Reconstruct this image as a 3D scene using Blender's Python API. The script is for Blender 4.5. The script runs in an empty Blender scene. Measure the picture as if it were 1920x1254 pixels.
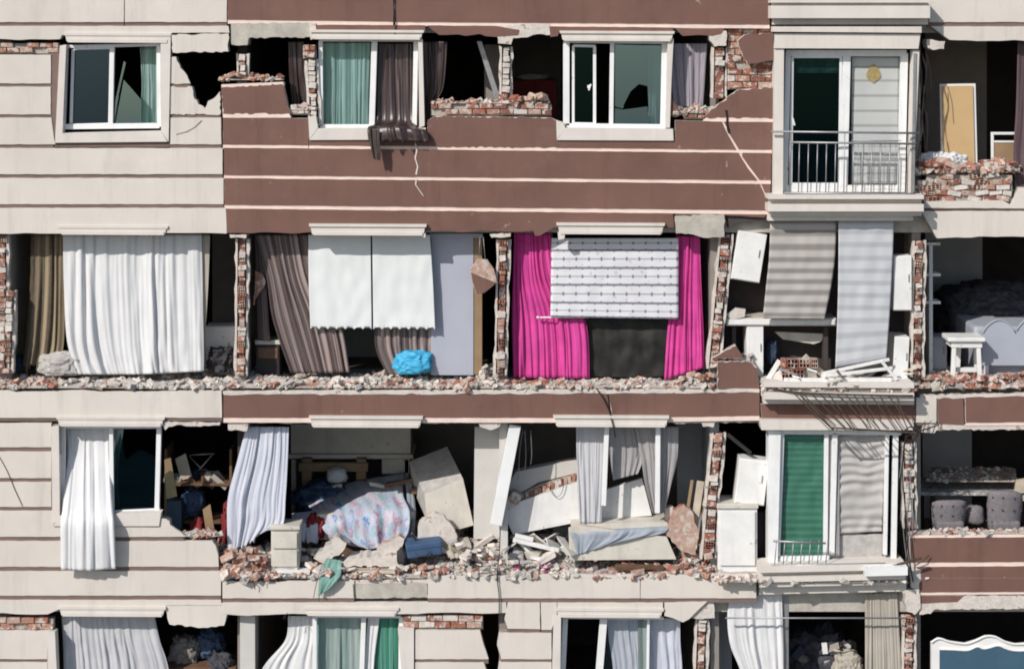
import bpy, bmesh, math, random
from mathutils import Vector, Matrix, noise

scene = bpy.context.scene
COL = scene.collection
R = random.Random(7)

# ------------------------------------------------------------------ camera, sky, sun, exposure
S = 124.0            # photo pixels per metre on the facade plane (y = 0)
D = 28.0             # camera distance from the facade
HY = 50.0            # photo row of the horizon
ZB = 4.5             # height of the photo's lower edge above the ground
def zpx(py): return (1254.0 - py) / S + ZB
ZH = zpx(HY)
cam = bpy.data.cameras.new('camera')
cam.sensor_width = 36.0
cam.lens = 36.0 * D / (1920.0 / S)
cam.shift_y = -(627.0 - HY) / 1920.0
cam.clip_end = 2000.0
camo = bpy.data.objects.new('camera', cam)
camo.location = (0, -D, ZH)
camo.rotation_euler = (math.radians(90), 0, 0)
COL.objects.link(camo)
scene.camera = camo

SUN = Vector((0.85, 1.0, -0.96)).normalized()      # direction the light travels
world = bpy.data.worlds.new('World'); scene.world = world; world.use_nodes = True
wn = world.node_tree
sky = wn.nodes.new('ShaderNodeTexSky'); sky.sky_type = 'NISHITA'; sky.sun_disc = False
sky.sun_elevation = math.asin(-SUN.z)
sky.sun_rotation = math.atan2(-SUN.x, -SUN.y)
bg = wn.nodes['Background']; bg.inputs['Strength'].default_value = 0.125
wn.links.new(sky.outputs[0], bg.inputs['Color'])
sl = bpy.data.lights.new('sun', 'SUN'); sl.energy = 4.5; sl.angle = math.radians(0.5); sl.color = (1.0, 0.955, 0.90)
so = bpy.data.objects.new('sun', sl); COL.objects.link(so); so.location = (-20, -25, 40)
so.rotation_euler = SUN.to_track_quat('-Z', 'Y').to_euler()
scene.view_settings.view_transform = 'Standard'; scene.view_settings.look = 'None'
scene.view_settings.gamma = 1.0; scene.view_settings.use_curve_mapping = False
scene.view_settings.exposure = -0.08
scene.cycles.filter_width = 1.9

# ------------------------------------------------------------------ positions
def P(px, py, d=0.0):
    """photo pixel -> point on the plane y = d (metres behind the facade)"""
    t = (D + d) / D
    return Vector(((px - 960.0) / S * t, d, ZH + (zpx(py) - ZH) * t))
FLOOR = {'A': zpx(372), 'B': zpx(727), 'C': zpx(1083), 'D': zpx(1443)}
def floor_depth(row, py):
    """distance behind the facade at which a floor point shows at photo row py"""
    return D * ((ZH - FLOOR[row]) / (ZH - zpx(py)) - 1.0)

# ------------------------------------------------------------------ materials
MATS = {}
def M(name, col, rough=0.8, var=0.12, scale=3.0, bump=0.15, bscale=45.0, streak=0.0, spec=0.3, metal=0.0, col2=None,
      trans=0.0, pattern=None, speck=None):
    m = bpy.data.materials.new(name); m.use_nodes = True
    nt = m.node_tree; nd = nt.nodes; ln = nt.links
    b = nd['Principled BSDF']
    b.inputs['Roughness'].default_value = rough; b.inputs['Metallic'].default_value = metal
    b.inputs['Specular IOR Level'].default_value = spec
    geo = nd.new('ShaderNodeNewGeometry')
    def noise_node(sc, detail=4.0, vec=None, r=0.6):
        n = nd.new('ShaderNodeTexNoise'); n.inputs['Scale'].default_value = sc; n.inputs['Detail'].default_value = detail
        n.inputs['Roughness'].default_value = r
        ln.new(vec or geo.outputs['Position'], n.inputs['Vector']); return n
    def mix(fac, a, c, mode='MIX'):
        x = nd.new('ShaderNodeMix'); x.data_type = 'RGBA'; x.blend_type = mode
        for s, i in ((fac, 0), (a, 6), (c, 7)):
            if isinstance(s, (int, float)): x.inputs[i].default_value = s
            elif isinstance(s, tuple): x.inputs[i].default_value = (*s[:3], 1)
            else: ln.new(s, x.inputs[i])
        return x.outputs[2]
    def ramp(fac, a, c):
        r = nd.new('ShaderNodeMapRange'); r.inputs[1].default_value = a; r.inputs[2].default_value = c
        ln.new(fac, r.inputs[0]); return r.outputs[0]
    lo = tuple(c * (1 - var) for c in col); hi = tuple(min(1, c * (1 + var)) for c in (col2 or col))
    n1 = noise_node(scale, 6.0)
    c = mix(ramp(n1.outputs['Fac'], 0.3, 0.7), lo, hi)
    if pattern: c = pattern(nd, ln, mix, ramp, c)
    if streak:
        mp = nd.new('ShaderNodeMapping'); mp.inputs['Scale'].default_value = (2.4, 2.4, 0.25)
        ln.new(geo.outputs['Position'], mp.inputs['Vector'])
        n2 = noise_node(1.6, 5.0, mp.outputs[0], 0.7)
        c = mix(ramp(n2.outputs['Fac'], 0.52, 0.8), c, mix(streak, c, tuple(x * 0.45 for x in col)))
        n4 = noise_node(0.7, 8.0, None, 0.75)
        c = mix(ramp(n4.outputs['Fac'], 0.55, 0.75), c, mix(streak * 0.8, c, tuple(min(1, x * 1.35 + 0.03) for x in col)))
    if speck:
        n5 = noise_node(speck[1], 3.0)
        c = mix(ramp(n5.outputs['Fac'], speck[2], speck[2] + 0.06), c, speck[0])
    ln.new(c, b.inputs['Base Color'])
    if bump:
        n3 = noise_node(bscale, 5.0)
        bp = nd.new('ShaderNodeBump'); bp.inputs['Strength'].default_value = bump; bp.inputs['Distance'].default_value = 0.02
        ln.new(n3.outputs['Fac'], bp.inputs['Height']); ln.new(bp.outputs[0], b.inputs['Normal'])
    if trans:
        t = nd.new('ShaderNodeBsdfTranslucent'); ln.new(c, t.inputs['Color'])
        ms = nd.new('ShaderNodeMixShader'); ms.inputs[0].default_value = trans
        ln.new(b.outputs[0], ms.inputs[1]); ln.new(t.outputs[0], ms.inputs[2])
        ln.new(ms.outputs[0], nd['Material Output'].inputs['Surface'])
    MATS[name] = m
    return m
def glass(name, tint, refl=0.06, rough=0.02, coat=(0.55, 0.78, 0.9)):
    m = bpy.data.materials.new(name); m.use_nodes = True
    nt = m.node_tree; nd = nt.nodes; ln = nt.links
    nd.remove(nd['Principled BSDF'])
    tr = nd.new('ShaderNodeBsdfTransparent'); tr.inputs[0].default_value = (*tint, 1)
    gl = nd.new('ShaderNodeBsdfGlossy'); gl.inputs['Roughness'].default_value = rough; gl.inputs['Color'].default_value = (*coat, 1)
    fr = nd.new('ShaderNodeLayerWeight'); fr.inputs[0].default_value = 0.5
    pw = nd.new('ShaderNodeMath'); pw.operation = 'POWER'; pw.inputs[1].default_value = 5.0; ln.new(fr.outputs['Facing'], pw.inputs[0])
    ad = nd.new('ShaderNodeMath'); ad.operation = 'ADD'; ad.inputs[1].default_value = 0.04 + refl; ad.use_clamp = True
    ln.new(pw.outputs[0], ad.inputs[0])
    ms = nd.new('ShaderNodeMixShader'); ln.new(ad.outputs[0], ms.inputs[0])
    ln.new(tr.outputs[0], ms.inputs[1]); ln.new(gl.outputs[0], ms.inputs[2])
    ln.new(ms.outputs[0], nd['Material Output'].inputs['Surface'])
    MATS[name] = m
def uvstripe(colb, freq, axis=0, lo=0.35, hi=0.65, warp=0.0):
    def f(nd, ln, mix, ramp, c):
        uv = nd.new('ShaderNodeUVMap'); sp = nd.new('ShaderNodeSeparateXYZ'); ln.new(uv.outputs[0], sp.inputs[0])
        cb = nd.new('ShaderNodeCombineXYZ'); ln.new(sp.outputs[axis], cb.inputs[0])
        n = nd.new('ShaderNodeTexNoise'); n.inputs['Scale'].default_value = freq; n.inputs['Detail'].default_value = 3
        n.noise_dimensions = '2D'; ln.new(cb.outputs[0], n.inputs['Vector'])
        return mix(ramp(n.outputs['Fac'], lo, hi), c, colb)
    return f
def uvbands(colb, period, share, soft=0.12):
    """even horizontal bands (a day-and-night blind)"""
    def f(nd, ln, mix, ramp, c):
        uv = nd.new('ShaderNodeUVMap'); sp = nd.new('ShaderNodeSeparateXYZ'); ln.new(uv.outputs[0], sp.inputs[0])
        m1 = nd.new('ShaderNodeMath'); m1.operation = 'MULTIPLY'; m1.inputs[1].default_value = 2 * math.pi / period; ln.new(sp.outputs[1], m1.inputs[0])
        m2 = nd.new('ShaderNodeMath'); m2.operation = 'SINE'; ln.new(m1.outputs[0], m2.inputs[0])
        return mix(ramp(m2.outputs[0], share - soft, share + soft), c, colb)
    return f
def uvbricks(nd, ln, mix, ramp, c):
    """white cloth with thin grey rules and a dark knot at staggered places on them"""
    uv = nd.new('ShaderNodeUVMap'); t = nd.new('ShaderNodeTexBrick')
    t.inputs['Color1'].default_value = (0, 0, 0, 1); t.inputs['Color2'].default_value = (0, 0, 0, 1); t.inputs['Mortar'].default_value = (1, 1, 1, 1)
    t.inputs['Scale'].default_value = 1.0; t.inputs['Mortar Size'].default_value = 0.02; t.inputs['Mortar Smooth'].default_value = 0.5
    t.inputs['Brick Width'].default_value = 0.19; t.inputs['Row Height'].default_value = 0.2336
    ln.new(uv.outputs[0], t.inputs['Vector'])
    sp = nd.new('ShaderNodeSeparateXYZ'); ln.new(uv.outputs[0], sp.inputs[0])
    m1 = nd.new('ShaderNodeMath'); m1.operation = 'MULTIPLY'; m1.inputs[1].default_value = 2 * math.pi / 0.1168; ln.new(sp.outputs[1], m1.inputs[0])
    m2 = nd.new('ShaderNodeMath'); m2.operation = 'COSINE'; ln.new(m1.outputs[0], m2.inputs[0])
    line = ramp(m2.outputs[0], 0.80, 0.97); near = ramp(m2.outputs[0], 0.05, 0.5)
    m3 = nd.new('ShaderNodeMath'); m3.operation = 'MULTIPLY'; ln.new(near, m3.inputs[0]); ln.new(t.outputs['Fac'], m3.inputs[1])
    c = mix(line, c, (0.36, 0.355, 0.39))
    v = nd.new('ShaderNodeTexNoise'); v.inputs['Scale'].default_value = 12.0; ln.new(uv.outputs[0], v.inputs['Vector'])
    c = mix(ramp(v.outputs['Fac'], 0.62, 0.72), c, (0.60, 0.50, 0.56))
    return mix(m3.outputs[0], c, (0.22, 0.21, 0.25))
def floral(nd, ln, mix, ramp, c):
    uv = nd.new('ShaderNodeUVMap')
    v = nd.new('ShaderNodeTexVoronoi'); v.inputs['Scale'].default_value = 12.0; ln.new(uv.outputs[0], v.inputs['Vector'])
    r = nd.new('ShaderNodeValToRGB'); e = r.color_ramp.elements
    e[0].position = 0.0; e[0].color = (0.36, 0.12, 0.19, 1); e[1].position = 1.0; e[1].color = (0.10, 0.20, 0.40, 1)
    for p, k in ((0.3, (0.50, 0.50, 0.56, 1)), (0.55, (0.22, 0.38, 0.42, 1)), (0.75, (0.42, 0.45, 0.54, 1))):
        x = e.new(p); x.color = k
    sp = nd.new('ShaderNodeSeparateColor'); ln.new(v.outputs['Color'], sp.inputs[0]); ln.new(sp.outputs[0], r.inputs[0])
    n = nd.new('ShaderNodeTexNoise'); n.inputs['Scale'].default_value = 30; ln.new(uv.outputs[0], n.inputs['Vector'])
    return mix(ramp(n.outputs['Fac'], 0.47, 0.60), r.outputs[0], (0.40, 0.41, 0.48))

CREAM = (0.59, 0.543, 0.485); BROWN = (0.158, 0.081, 0.063)
M('cream_paint', CREAM, 0.85, 0.07, 0.9, 0.15, 90, streak=0.38)
M('brown_paint', (0.160, 0.086, 0.068), 0.8, 0.14, 1.1, 0.18, 90, streak=0.5, speck=((0.34, 0.25, 0.21), 4.5, 0.69))
M('groove_brown', (0.175, 0.122, 0.106), 0.9, 0.15)
M('groove_cream', (0.72, 0.57, 0.50), 0.85, 0.1, streak=0.2)
M('board_edge', (0.66, 0.60, 0.55), 0.9, 0.15, 12, 0.4, 60)
M('trim', (0.605, 0.56, 0.51), 0.8, 0.06, 2.0, 0.1, 80, streak=0.3)
M('concrete', (0.42, 0.39, 0.34), 0.95, 0.2, 5, 0.5, 40, streak=0.25)
M('plaster', (0.56, 0.51, 0.46), 0.95, 0.2, 7, 0.5, 35, speck=((0.36, 0.27, 0.22), 7, 0.6))
M('plaster_grey', (0.40, 0.38, 0.36), 0.95, 0.2, 7, 0.5, 35)
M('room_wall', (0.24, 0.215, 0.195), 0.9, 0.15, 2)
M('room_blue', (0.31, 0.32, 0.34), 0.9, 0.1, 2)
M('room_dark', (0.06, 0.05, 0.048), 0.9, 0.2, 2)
M('room_white', (0.52, 0.50, 0.47), 0.9, 0.08, 2)
M('floor', (0.17, 0.14, 0.12), 0.8, 0.3, 5, 0.3)
for i, c in enumerate(((0.31, 0.125, 0.082), (0.36, 0.19, 0.135), (0.22, 0.095, 0.07), (0.42, 0.28, 0.22))):
    M('brick%d' % i, c, 0.95, 0.25, 14, 0.6, 60, speck=((0.50, 0.44, 0.39), 11, 0.52))
M('mortar', (0.38, 0.34, 0.30), 0.95, 0.25, 14, 0.6, 60)
M('dark_hole', (0.02, 0.014, 0.012), 0.95, 0.2)
M('white_frame', (0.73, 0.73, 0.72), 0.4, 0.06, 3, 0.03, 40, streak=0.4, spec=0.5, speck=((0.5, 0.45, 0.40), 10, 0.68))
M('grey_metal', (0.33, 0.33, 0.33), 0.45, 0.15, 8, 0.1, metal=0.6)
M('rust_metal', (0.075, 0.055, 0.042), 0.7, 0.3, 10, 0.3, metal=0.3)
M('cable', (0.025, 0.02, 0.02), 0.6, 0.1, bump=0)
M('white_cloth', (0.76, 0.76, 0.76), 0.9, 0.04, 2, 0.12, 260, trans=0.22)
M('sheer_cloth', (0.66, 0.66, 0.68), 0.9, 0.06, 2, 0.12, 260, trans=0.35)
M('beige_cloth', (0.46, 0.42, 0.36), 0.9, 0.08, 2, 0.12, 260, trans=0.2)
M('blue_white_cloth', (0.64, 0.66, 0.74), 0.9, 0.05, 2, 0.12, 260, trans=0.25)
M('blind_cloth', (0.73, 0.75, 0.74), 0.9, 0.03, 2, 0.06, 300, trans=0.12)
M('grey_sheer', (0.50, 0.48, 0.48), 0.9, 0.08, 3, 0.12, 260, trans=0.4)
M('lilac_cloth', (0.52, 0.48, 0.52), 0.9, 0.08, 2, 0.12, 260, trans=0.3, pattern=uvstripe((0.30, 0.26, 0.30), 14))
M('teal_cloth', (0.215, 0.275, 0.265), 0.85, 0.1, 3, 0.12, 260, trans=0.2, pattern=uvstripe((0.56, 0.61, 0.60), 11, 0, 0.42, 0.6))
M('green_cloth', (0.26, 0.40, 0.36), 0.85, 0.1, 3, 0.12, 260, trans=0.3, pattern=uvstripe((0.62, 0.68, 0.66), 6))
M('brown_cloth', (0.065, 0.045, 0.042), 0.5, 0.15, 5, 0.12, 260, spec=0.5, pattern=uvstripe((0.30, 0.235, 0.22), 17, 0, 0.44, 0.6))
M('dark_cloth', (0.045, 0.03, 0.026), 0.5, 0.2, 5, 0.1, 260, spec=0.5)
M('satin_cloth', (0.03, 0.017, 0.017), 0.36, 0.25, 5, 0.1, 200, spec=0.6, pattern=uvstripe((0.085, 0.052, 0.046), 12, 0, 0.5, 0.68))
M('gold_cloth', (0.075, 0.058, 0.038), 0.7, 0.3, 14, 0.2, 200, pattern=uvstripe((0.30, 0.235, 0.15), 14, 0, 0.44, 0.62))
M('pink_cloth', (0.60, 0.062, 0.29), 0.85, 0.14, 4, 0.15, 200, trans=0.08)
M('purple_cloth', (0.10, 0.065, 0.07), 0.8, 0.1, 3)
M('black_sheet', (0.022, 0.021, 0.019), 0.6, 0.4, 5, 0.25, 10, spec=0.25)
M('green_drape', (0.05, 0.20, 0.14), 0.85, 0.1, 3, 0.12, 260, trans=0.2, pattern=uvstripe((0.12, 0.34, 0.26), 12))
M('pattern_blind', (0.7, 0.7, 0.72), 0.9, 0.04, 2, 0.05, 200, trans=0.1, pattern=uvbricks)
M('zebra_blind', (0.50, 0.47, 0.44), 0.85, 0.04, 2, 0.05, 200, trans=0.15, pattern=uvbands((0.27, 0.25, 0.23), 0.17, 0.1, 0.6))
M('pale_zebra', (0.56, 0.57, 0.59), 0.85, 0.04, 2, 0.05, 200, trans=0.15, pattern=uvbands((0.44, 0.45, 0.47), 0.19, 0.3, 0.5))
M('white_zebra', (0.72, 0.71, 0.70), 0.85, 0.04, 2, 0.05, 200, trans=0.15, pattern=uvbands((0.48, 0.47, 0.46), 0.21, 0.85, 0.08))
M('crumple_blind', (0.48, 0.46, 0.44), 0.85, 0.08, 3, 0.1, 100, trans=0.2)
M('green_blind', (0.045, 0.165, 0.105), 0.6, 0.12, 4, 0.1, 100, pattern=uvbands((0.07, 0.22, 0.15), 0.09, 0.0, 0.5))
M('floral_cloth', (0.6, 0.6, 0.65), 0.9, 0.05, 3, 0.1, 200, pattern=floral)
M('grey_cloth', (0.27, 0.30, 0.34), 0.9, 0.1, 4, 0.15, 200)
M('blue_cloth', (0.055, 0.085, 0.15), 0.85, 0.2, 5)
M('wardrobe_front', (0.37, 0.385, 0.45), 0.6, 0.04, 2, 0.03, 60, streak=0.1)
M('wood_tan', (0.26, 0.175, 0.10), 0.6, 0.12, 4, 0.1, 60)
M('wood_brown', (0.14, 0.08, 0.05), 0.6, 0.2, 6, 0.1, 60)
M('wood_pale', (0.46, 0.39, 0.31), 0.7, 0.2, 6, 0.15, 60)
M('board_ochre', (0.50, 0.345, 0.175), 0.75, 0.05, 3, 0.05, 60)
M('white_lacquer', (0.70, 0.69, 0.67), 0.45, 0.07, 4, 0.05, 60, streak=0.4, spec=0.4, speck=((0.48, 0.42, 0.37), 9, 0.66))
M('cream_lacquer', (0.55, 0.515, 0.45), 0.5, 0.1, 4, 0.05, 60, streak=0.45, speck=((0.40, 0.34, 0.29), 8, 0.64))
M('dust', (0.47, 0.425, 0.385), 0.95, 0.25, 6, 0.8, 30, speck=((0.36, 0.21, 0.16), 6, 0.56))
M('dark_lacquer', (0.03, 0.026, 0.025), 0.5, 0.2)
M('blue_plastic', (0.05, 0.34, 0.55), 0.5, 0.12, 9, 0.35, 16, spec=0.35)
M('navy_case', (0.045, 0.085, 0.165), 0.6, 0.15, 8, 0.15, 90)
M('red_cloth', (0.19, 0.022, 0.024), 0.8, 0.15)
M('dark_bag', (0.035, 0.033, 0.038), 0.7, 0.4, 8, 0.4, 30)
M('dark_navy', (0.025, 0.035, 0.06), 0.8, 0.3, 6)
M('green_net', (0.20, 0.36, 0.31), 0.8, 0.2, 20, 0.2, 100, trans=0.2)
M('dark_quilt', (0.05, 0.05, 0.06), 0.9, 0.5, 18, 0.4, 40)
M('tufted', (0.17, 0.155, 0.165), 0.9, 0.2, 20, 0.3, 60)
M('marble', (0.22, 0.21, 0.21), 0.4, 0.6, 10, 0.1, 40, col2=(0.4, 0.39, 0.38))
M('headboard_grey', (0.34, 0.36, 0.41), 0.6, 0.05, 3, 0.05, 60)
M('headboard_white', (0.70, 0.69, 0.67), 0.5, 0.05, 3, 0.05, 60)
M('headboard_blue', (0.045, 0.095, 0.14), 0.6, 0.1, 3, 0.05, 60)
M('pink_paper', (0.52, 0.13, 0.27), 0.8, 0.1)
M('asphalt', (0.135, 0.145, 0.16), 0.95, 0.35, 0.4, 0.3, 20)
M('yellow_stain', (0.42, 0.31, 0.13), 0.8, 0.3, 20)
glass('glass_clear', (0.95, 0.955, 0.95), 0.0)
glass('glass_blue', (0.30, 0.40, 0.46), 0.10, 0.04, (0.24, 0.44, 0.80))
glass('glass_pale', (0.55, 0.66, 0.66), 0.26, 0.08, (0.46, 0.74, 1.0))
glass('glass_teal', (0.88, 0.95, 0.945), 0.01, 0.02, (0.35, 0.7, 0.75))
glass('glass_dark', (0.40, 0.50, 0.50), 0.0, 0.03, (0.16, 0.42, 0.52))

# ------------------------------------------------------------------ mesh helpers
WO = {}                                      # world origin of each object
def mk(name, V, F, mats, fm=None, parent=None, smooth=False, uv=None, origin=None):
    V = [Vector(v) for v in V]
    if origin is None:
        xs = [v.x for v in V]; ys = [v.y for v in V]; zs = [v.z for v in V]
        origin = Vector(((min(xs) + max(xs)) / 2, (min(ys) + max(ys)) / 2, min(zs)))
    me = bpy.data.meshes.new(name)
    me.from_pydata([v - origin for v in V], [], F)
    mats = mats if isinstance(mats, (list, tuple)) else [mats]
    for m in mats: me.materials.append(MATS[m])
    if fm: me.polygons.foreach_set('material_index', fm)
    if smooth: me.polygons.foreach_set('use_smooth', [True] * len(me.polygons))
    if uv:
        l = me.uv_layers.new(name='UVMap')
        for lp in me.loops: l.data[lp.index].uv = uv[lp.vertex_index]
    me.update()
    o = bpy.data.objects.new(name, me); COL.objects.link(o)
    WO[o] = origin
    if parent is not None:
        o.parent = parent; o.location = origin - WO[parent]
    else: o.location = origin
    return o
def T(o, label, cat=None, group=None, kind=None):
    o['label'] = label
    if cat:
        o['category'] = cat
        if not kind: o['kind'] = 'thing'
    if group: o['group'] = group
    if kind: o['kind'] = kind
    return o
def thing(name, label, cat, loc, group=None):
    o = bpy.data.objects.new(name, None); COL.objects.link(o); o.location = loc; o.empty_display_size = 0.2
    WO[o] = Vector(loc)
    return T(o, label, cat, group)
BOXF = [(0, 3, 2, 1), (4, 5, 6, 7), (0, 1, 5, 4), (1, 2, 6, 5), (2, 3, 7, 6), (3, 0, 4, 7)]
def box_geo(c, size, rot=None):
    hx, hy, hz = size[0] / 2, size[1] / 2, size[2] / 2
    V = [Vector(v) for v in ((-hx, -hy, -hz), (hx, -hy, -hz), (hx, hy, -hz), (-hx, hy, -hz),
                             (-hx, -hy, hz), (hx, -hy, hz), (hx, hy, hz), (-hx, hy, hz))]
    if rot is not None: V = [rot @ v for v in V]
    return [v + Vector(c) for v in V], [tuple(f) for f in BOXF]
def join(geos):
    V, F = [], []
    for v, f in geos:
        n = len(V); V += list(v); F += [tuple(i + n for i in q) for q in f]
    return V, F
def euler(rx=0, ry=0, rz=0):
    return (Matrix.Rotation(rz, 3, 'Z') @ Matrix.Rotation(ry, 3, 'Y') @ Matrix.Rotation(rx, 3, 'X'))
def bevel_geo(V, F, w=0.008, seg=2):
    bm = bmesh.new(); vs = [bm.verts.new(v) for v in V]
    for f in F:
        try: bm.faces.new([vs[i] for i in f])
        except ValueError: pass
    bmesh.ops.recalc_face_normals(bm, faces=bm.faces[:])
    bmesh.ops.bevel(bm, geom=bm.edges[:], offset=w, segments=seg, affect='EDGES', profile=0.6, clamp_overlap=True)
    bm.verts.index_update()
    V2 = [v.co.copy() for v in bm.verts]; F2 = [tuple(v.index for v in f.verts) for f in bm.faces]
    bm.free(); return V2, F2
def rect(x0, y0, x1, y1): return [(x0, y0), (x1, y0), (x1, y1), (x0, y1)]
def jag(p, q, n=6, amp=4, rnd=R):
    out = []
    for i in range(1, n):
        t = (i + rnd.uniform(-0.35, 0.35)) / n
        out.append((p[0] + (q[0] - p[0]) * t + rnd.uniform(-amp, amp), p[1] + (q[1] - p[1]) * t + rnd.uniform(-amp, amp)))
    return out
def roughen(pts, amp=0.6, step=13, rnd=R):
    """break a polygon's straight edges into short uneven ones"""
    out = []
    for a, b in zip(pts, pts[1:] + pts[:1]):
        out.append(a); L = math.hypot(b[0] - a[0], b[1] - a[1]); n = min(60, int(L / step))
        for i in range(1, n):
            t = (i + rnd.uniform(-0.3, 0.3)) / n; o = rnd.uniform(-amp, amp)
            out.append((a[0] + (b[0] - a[0]) * t - (b[1] - a[1]) / L * o, a[1] + (b[1] - a[1]) * t + (b[0] - a[0]) / L * o))
    return out
def area(pts): return sum(a[0] * b[1] - b[0] * a[1] for a, b in zip(pts, pts[1:] + pts[:1]))
def prism_geo(pts, d0, d1):
    if area(pts) > 0: pts = pts[::-1]           # image coords, y down
    n = len(pts)
    a = [P(x, y, d0) for x, y in pts]; b = [Vector((v.x, d1, v.z)) for v in a]
    F = [tuple(range(n)), tuple(range(2 * n - 1, n - 1, -1))]
    F += [((i + 1) % n, i, n + i, n + (i + 1) % n) for i in range(n)]
    F[0] = tuple(range(n))
    return a + b, F
def fix(o):
    bm = bmesh.new(); bm.from_mesh(o.data); bmesh.ops.recalc_face_normals(bm, faces=bm.faces[:]); bm.to_mesh(o.data); bm.free(); return o
def prism(name, pts, d0, d1, mat, parent=None, side=None):
    V, F = prism_geo(list(pts), d0, d1)
    fm = [0, 1 if side else 0] + [1 if side else 0] * (len(F) - 2)
    return fix(mk(name, V, F, [mat, side] if side else [mat], fm, parent))
def cuboid_geo(x0, y0, x1, y1, d, depth, roll=0, yaw=0, bev=0.0):
    """front rectangle in photo pixels at distance d, extended back by depth"""
    a, b = P(x0, y1, d), P(x1, y0, d)
    c = (a + b) / 2; c.y = d + depth / 2
    V, F = box_geo(c, (b.x - a.x, depth, b.z - a.z), euler(0, roll, yaw))
    return bevel_geo(V, F, bev) if bev else (V, F)
def cuboid(name, x0, y0, x1, y1, d, depth, mat, parent=None, roll=0, yaw=0, bev=0.008):
    V, F = cuboid_geo(x0, y0, x1, y1, d, depth, roll, yaw, bev)
    return mk(name, V, F, mat, None, parent)
def bar_geo(p, q, w, d, th, dq=None):
    a, b = P(p[0], p[1], d), P(q[0], q[1], d if dq is None else dq)
    a.y += th / 2; b.y += th / 2
    ax = b - a; L = ax.length; ax.normalize()
    yv = Vector((0, 1, 0)); yv = (yv - ax * ax.dot(yv)).normalized(); xv = yv.cross(ax)
    rot = Matrix((xv, yv, ax)).transposed()
    return box_geo((a + b) / 2, (w / S, th, L), rot)
def bars(name, lst, d, th, mat, parent=None, bev=0.004):
    gs = []
    for k, (p, q, w) in enumerate(lst):
        g = bar_geo(p, q, w, d + (k % 3) * 0.0023, th + (k % 2) * 0.0041)
        gs.append(bevel_geo(*g, bev, 1) if bev else g)
    V, F = join(gs); return mk(name, V, F, mat, None, parent)
def tube_geo(pts, r, n=6):
    pts = [Vector(p) for p in pts]; V, F = [], []
    up = Vector((0.3, 1, 0.2)).normalized()
    for i, p in enumerate(pts):
        t = (pts[min(i + 1, len(pts) - 1)] - pts[max(i - 1, 0)]).normalized()
        a = t.cross(up); a = a.normalized() if a.length > 1e-4 else t.orthogonal().normalized(); b = t.cross(a)
        rr = r[i] if isinstance(r, (list, tuple)) else r
        V += [p + (a * math.cos(k * 2 * math.pi / n) + b * math.sin(k * 2 * math.pi / n)) * rr for k in range(n)]
    for i in range(len(pts) - 1):
        F += [(i * n + k, i * n + (k + 1) % n, (i + 1) * n + (k + 1) % n, (i + 1) * n + k) for k in range(n)]
    F += [tuple(range(n - 1, -1, -1)), tuple(range((len(pts) - 1) * n, len(pts) * n))]
    return V, F
def tube(name, pts, r, mat, parent=None, n=6):
    V, F = tube_geo(pts, r, n); return mk(name, V, F, mat, None, parent, smooth=True)
def smooth_pts(pts, k=6):
    out = []
    for i in range(len(pts) - 1):
        p0, p1, p2, p3 = (Vector(pts[max(i - 1, 0)]), Vector(pts[i]), Vector(pts[i + 1]), Vector(pts[min(i + 2, len(pts) - 1)]))
        for j in range(k):
            t = j / k
            out.append(0.5 * ((2 * p1) + (p2 - p0) * t + (2 * p0 - 5 * p1 + 4 * p2 - p3) * t * t + (3 * p1 - p0 - 3 * p2 + p3) * t ** 3))
    return out + [Vector(pts[-1])]
def wire(name, label, pts, r=0.008, mat='cable', group=None, parent=None):
    o = tube(name, smooth_pts([P(*p) for p in pts]), r, mat, parent, 5)
    return T(o, label, 'cable', group) if parent is None else o

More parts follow.
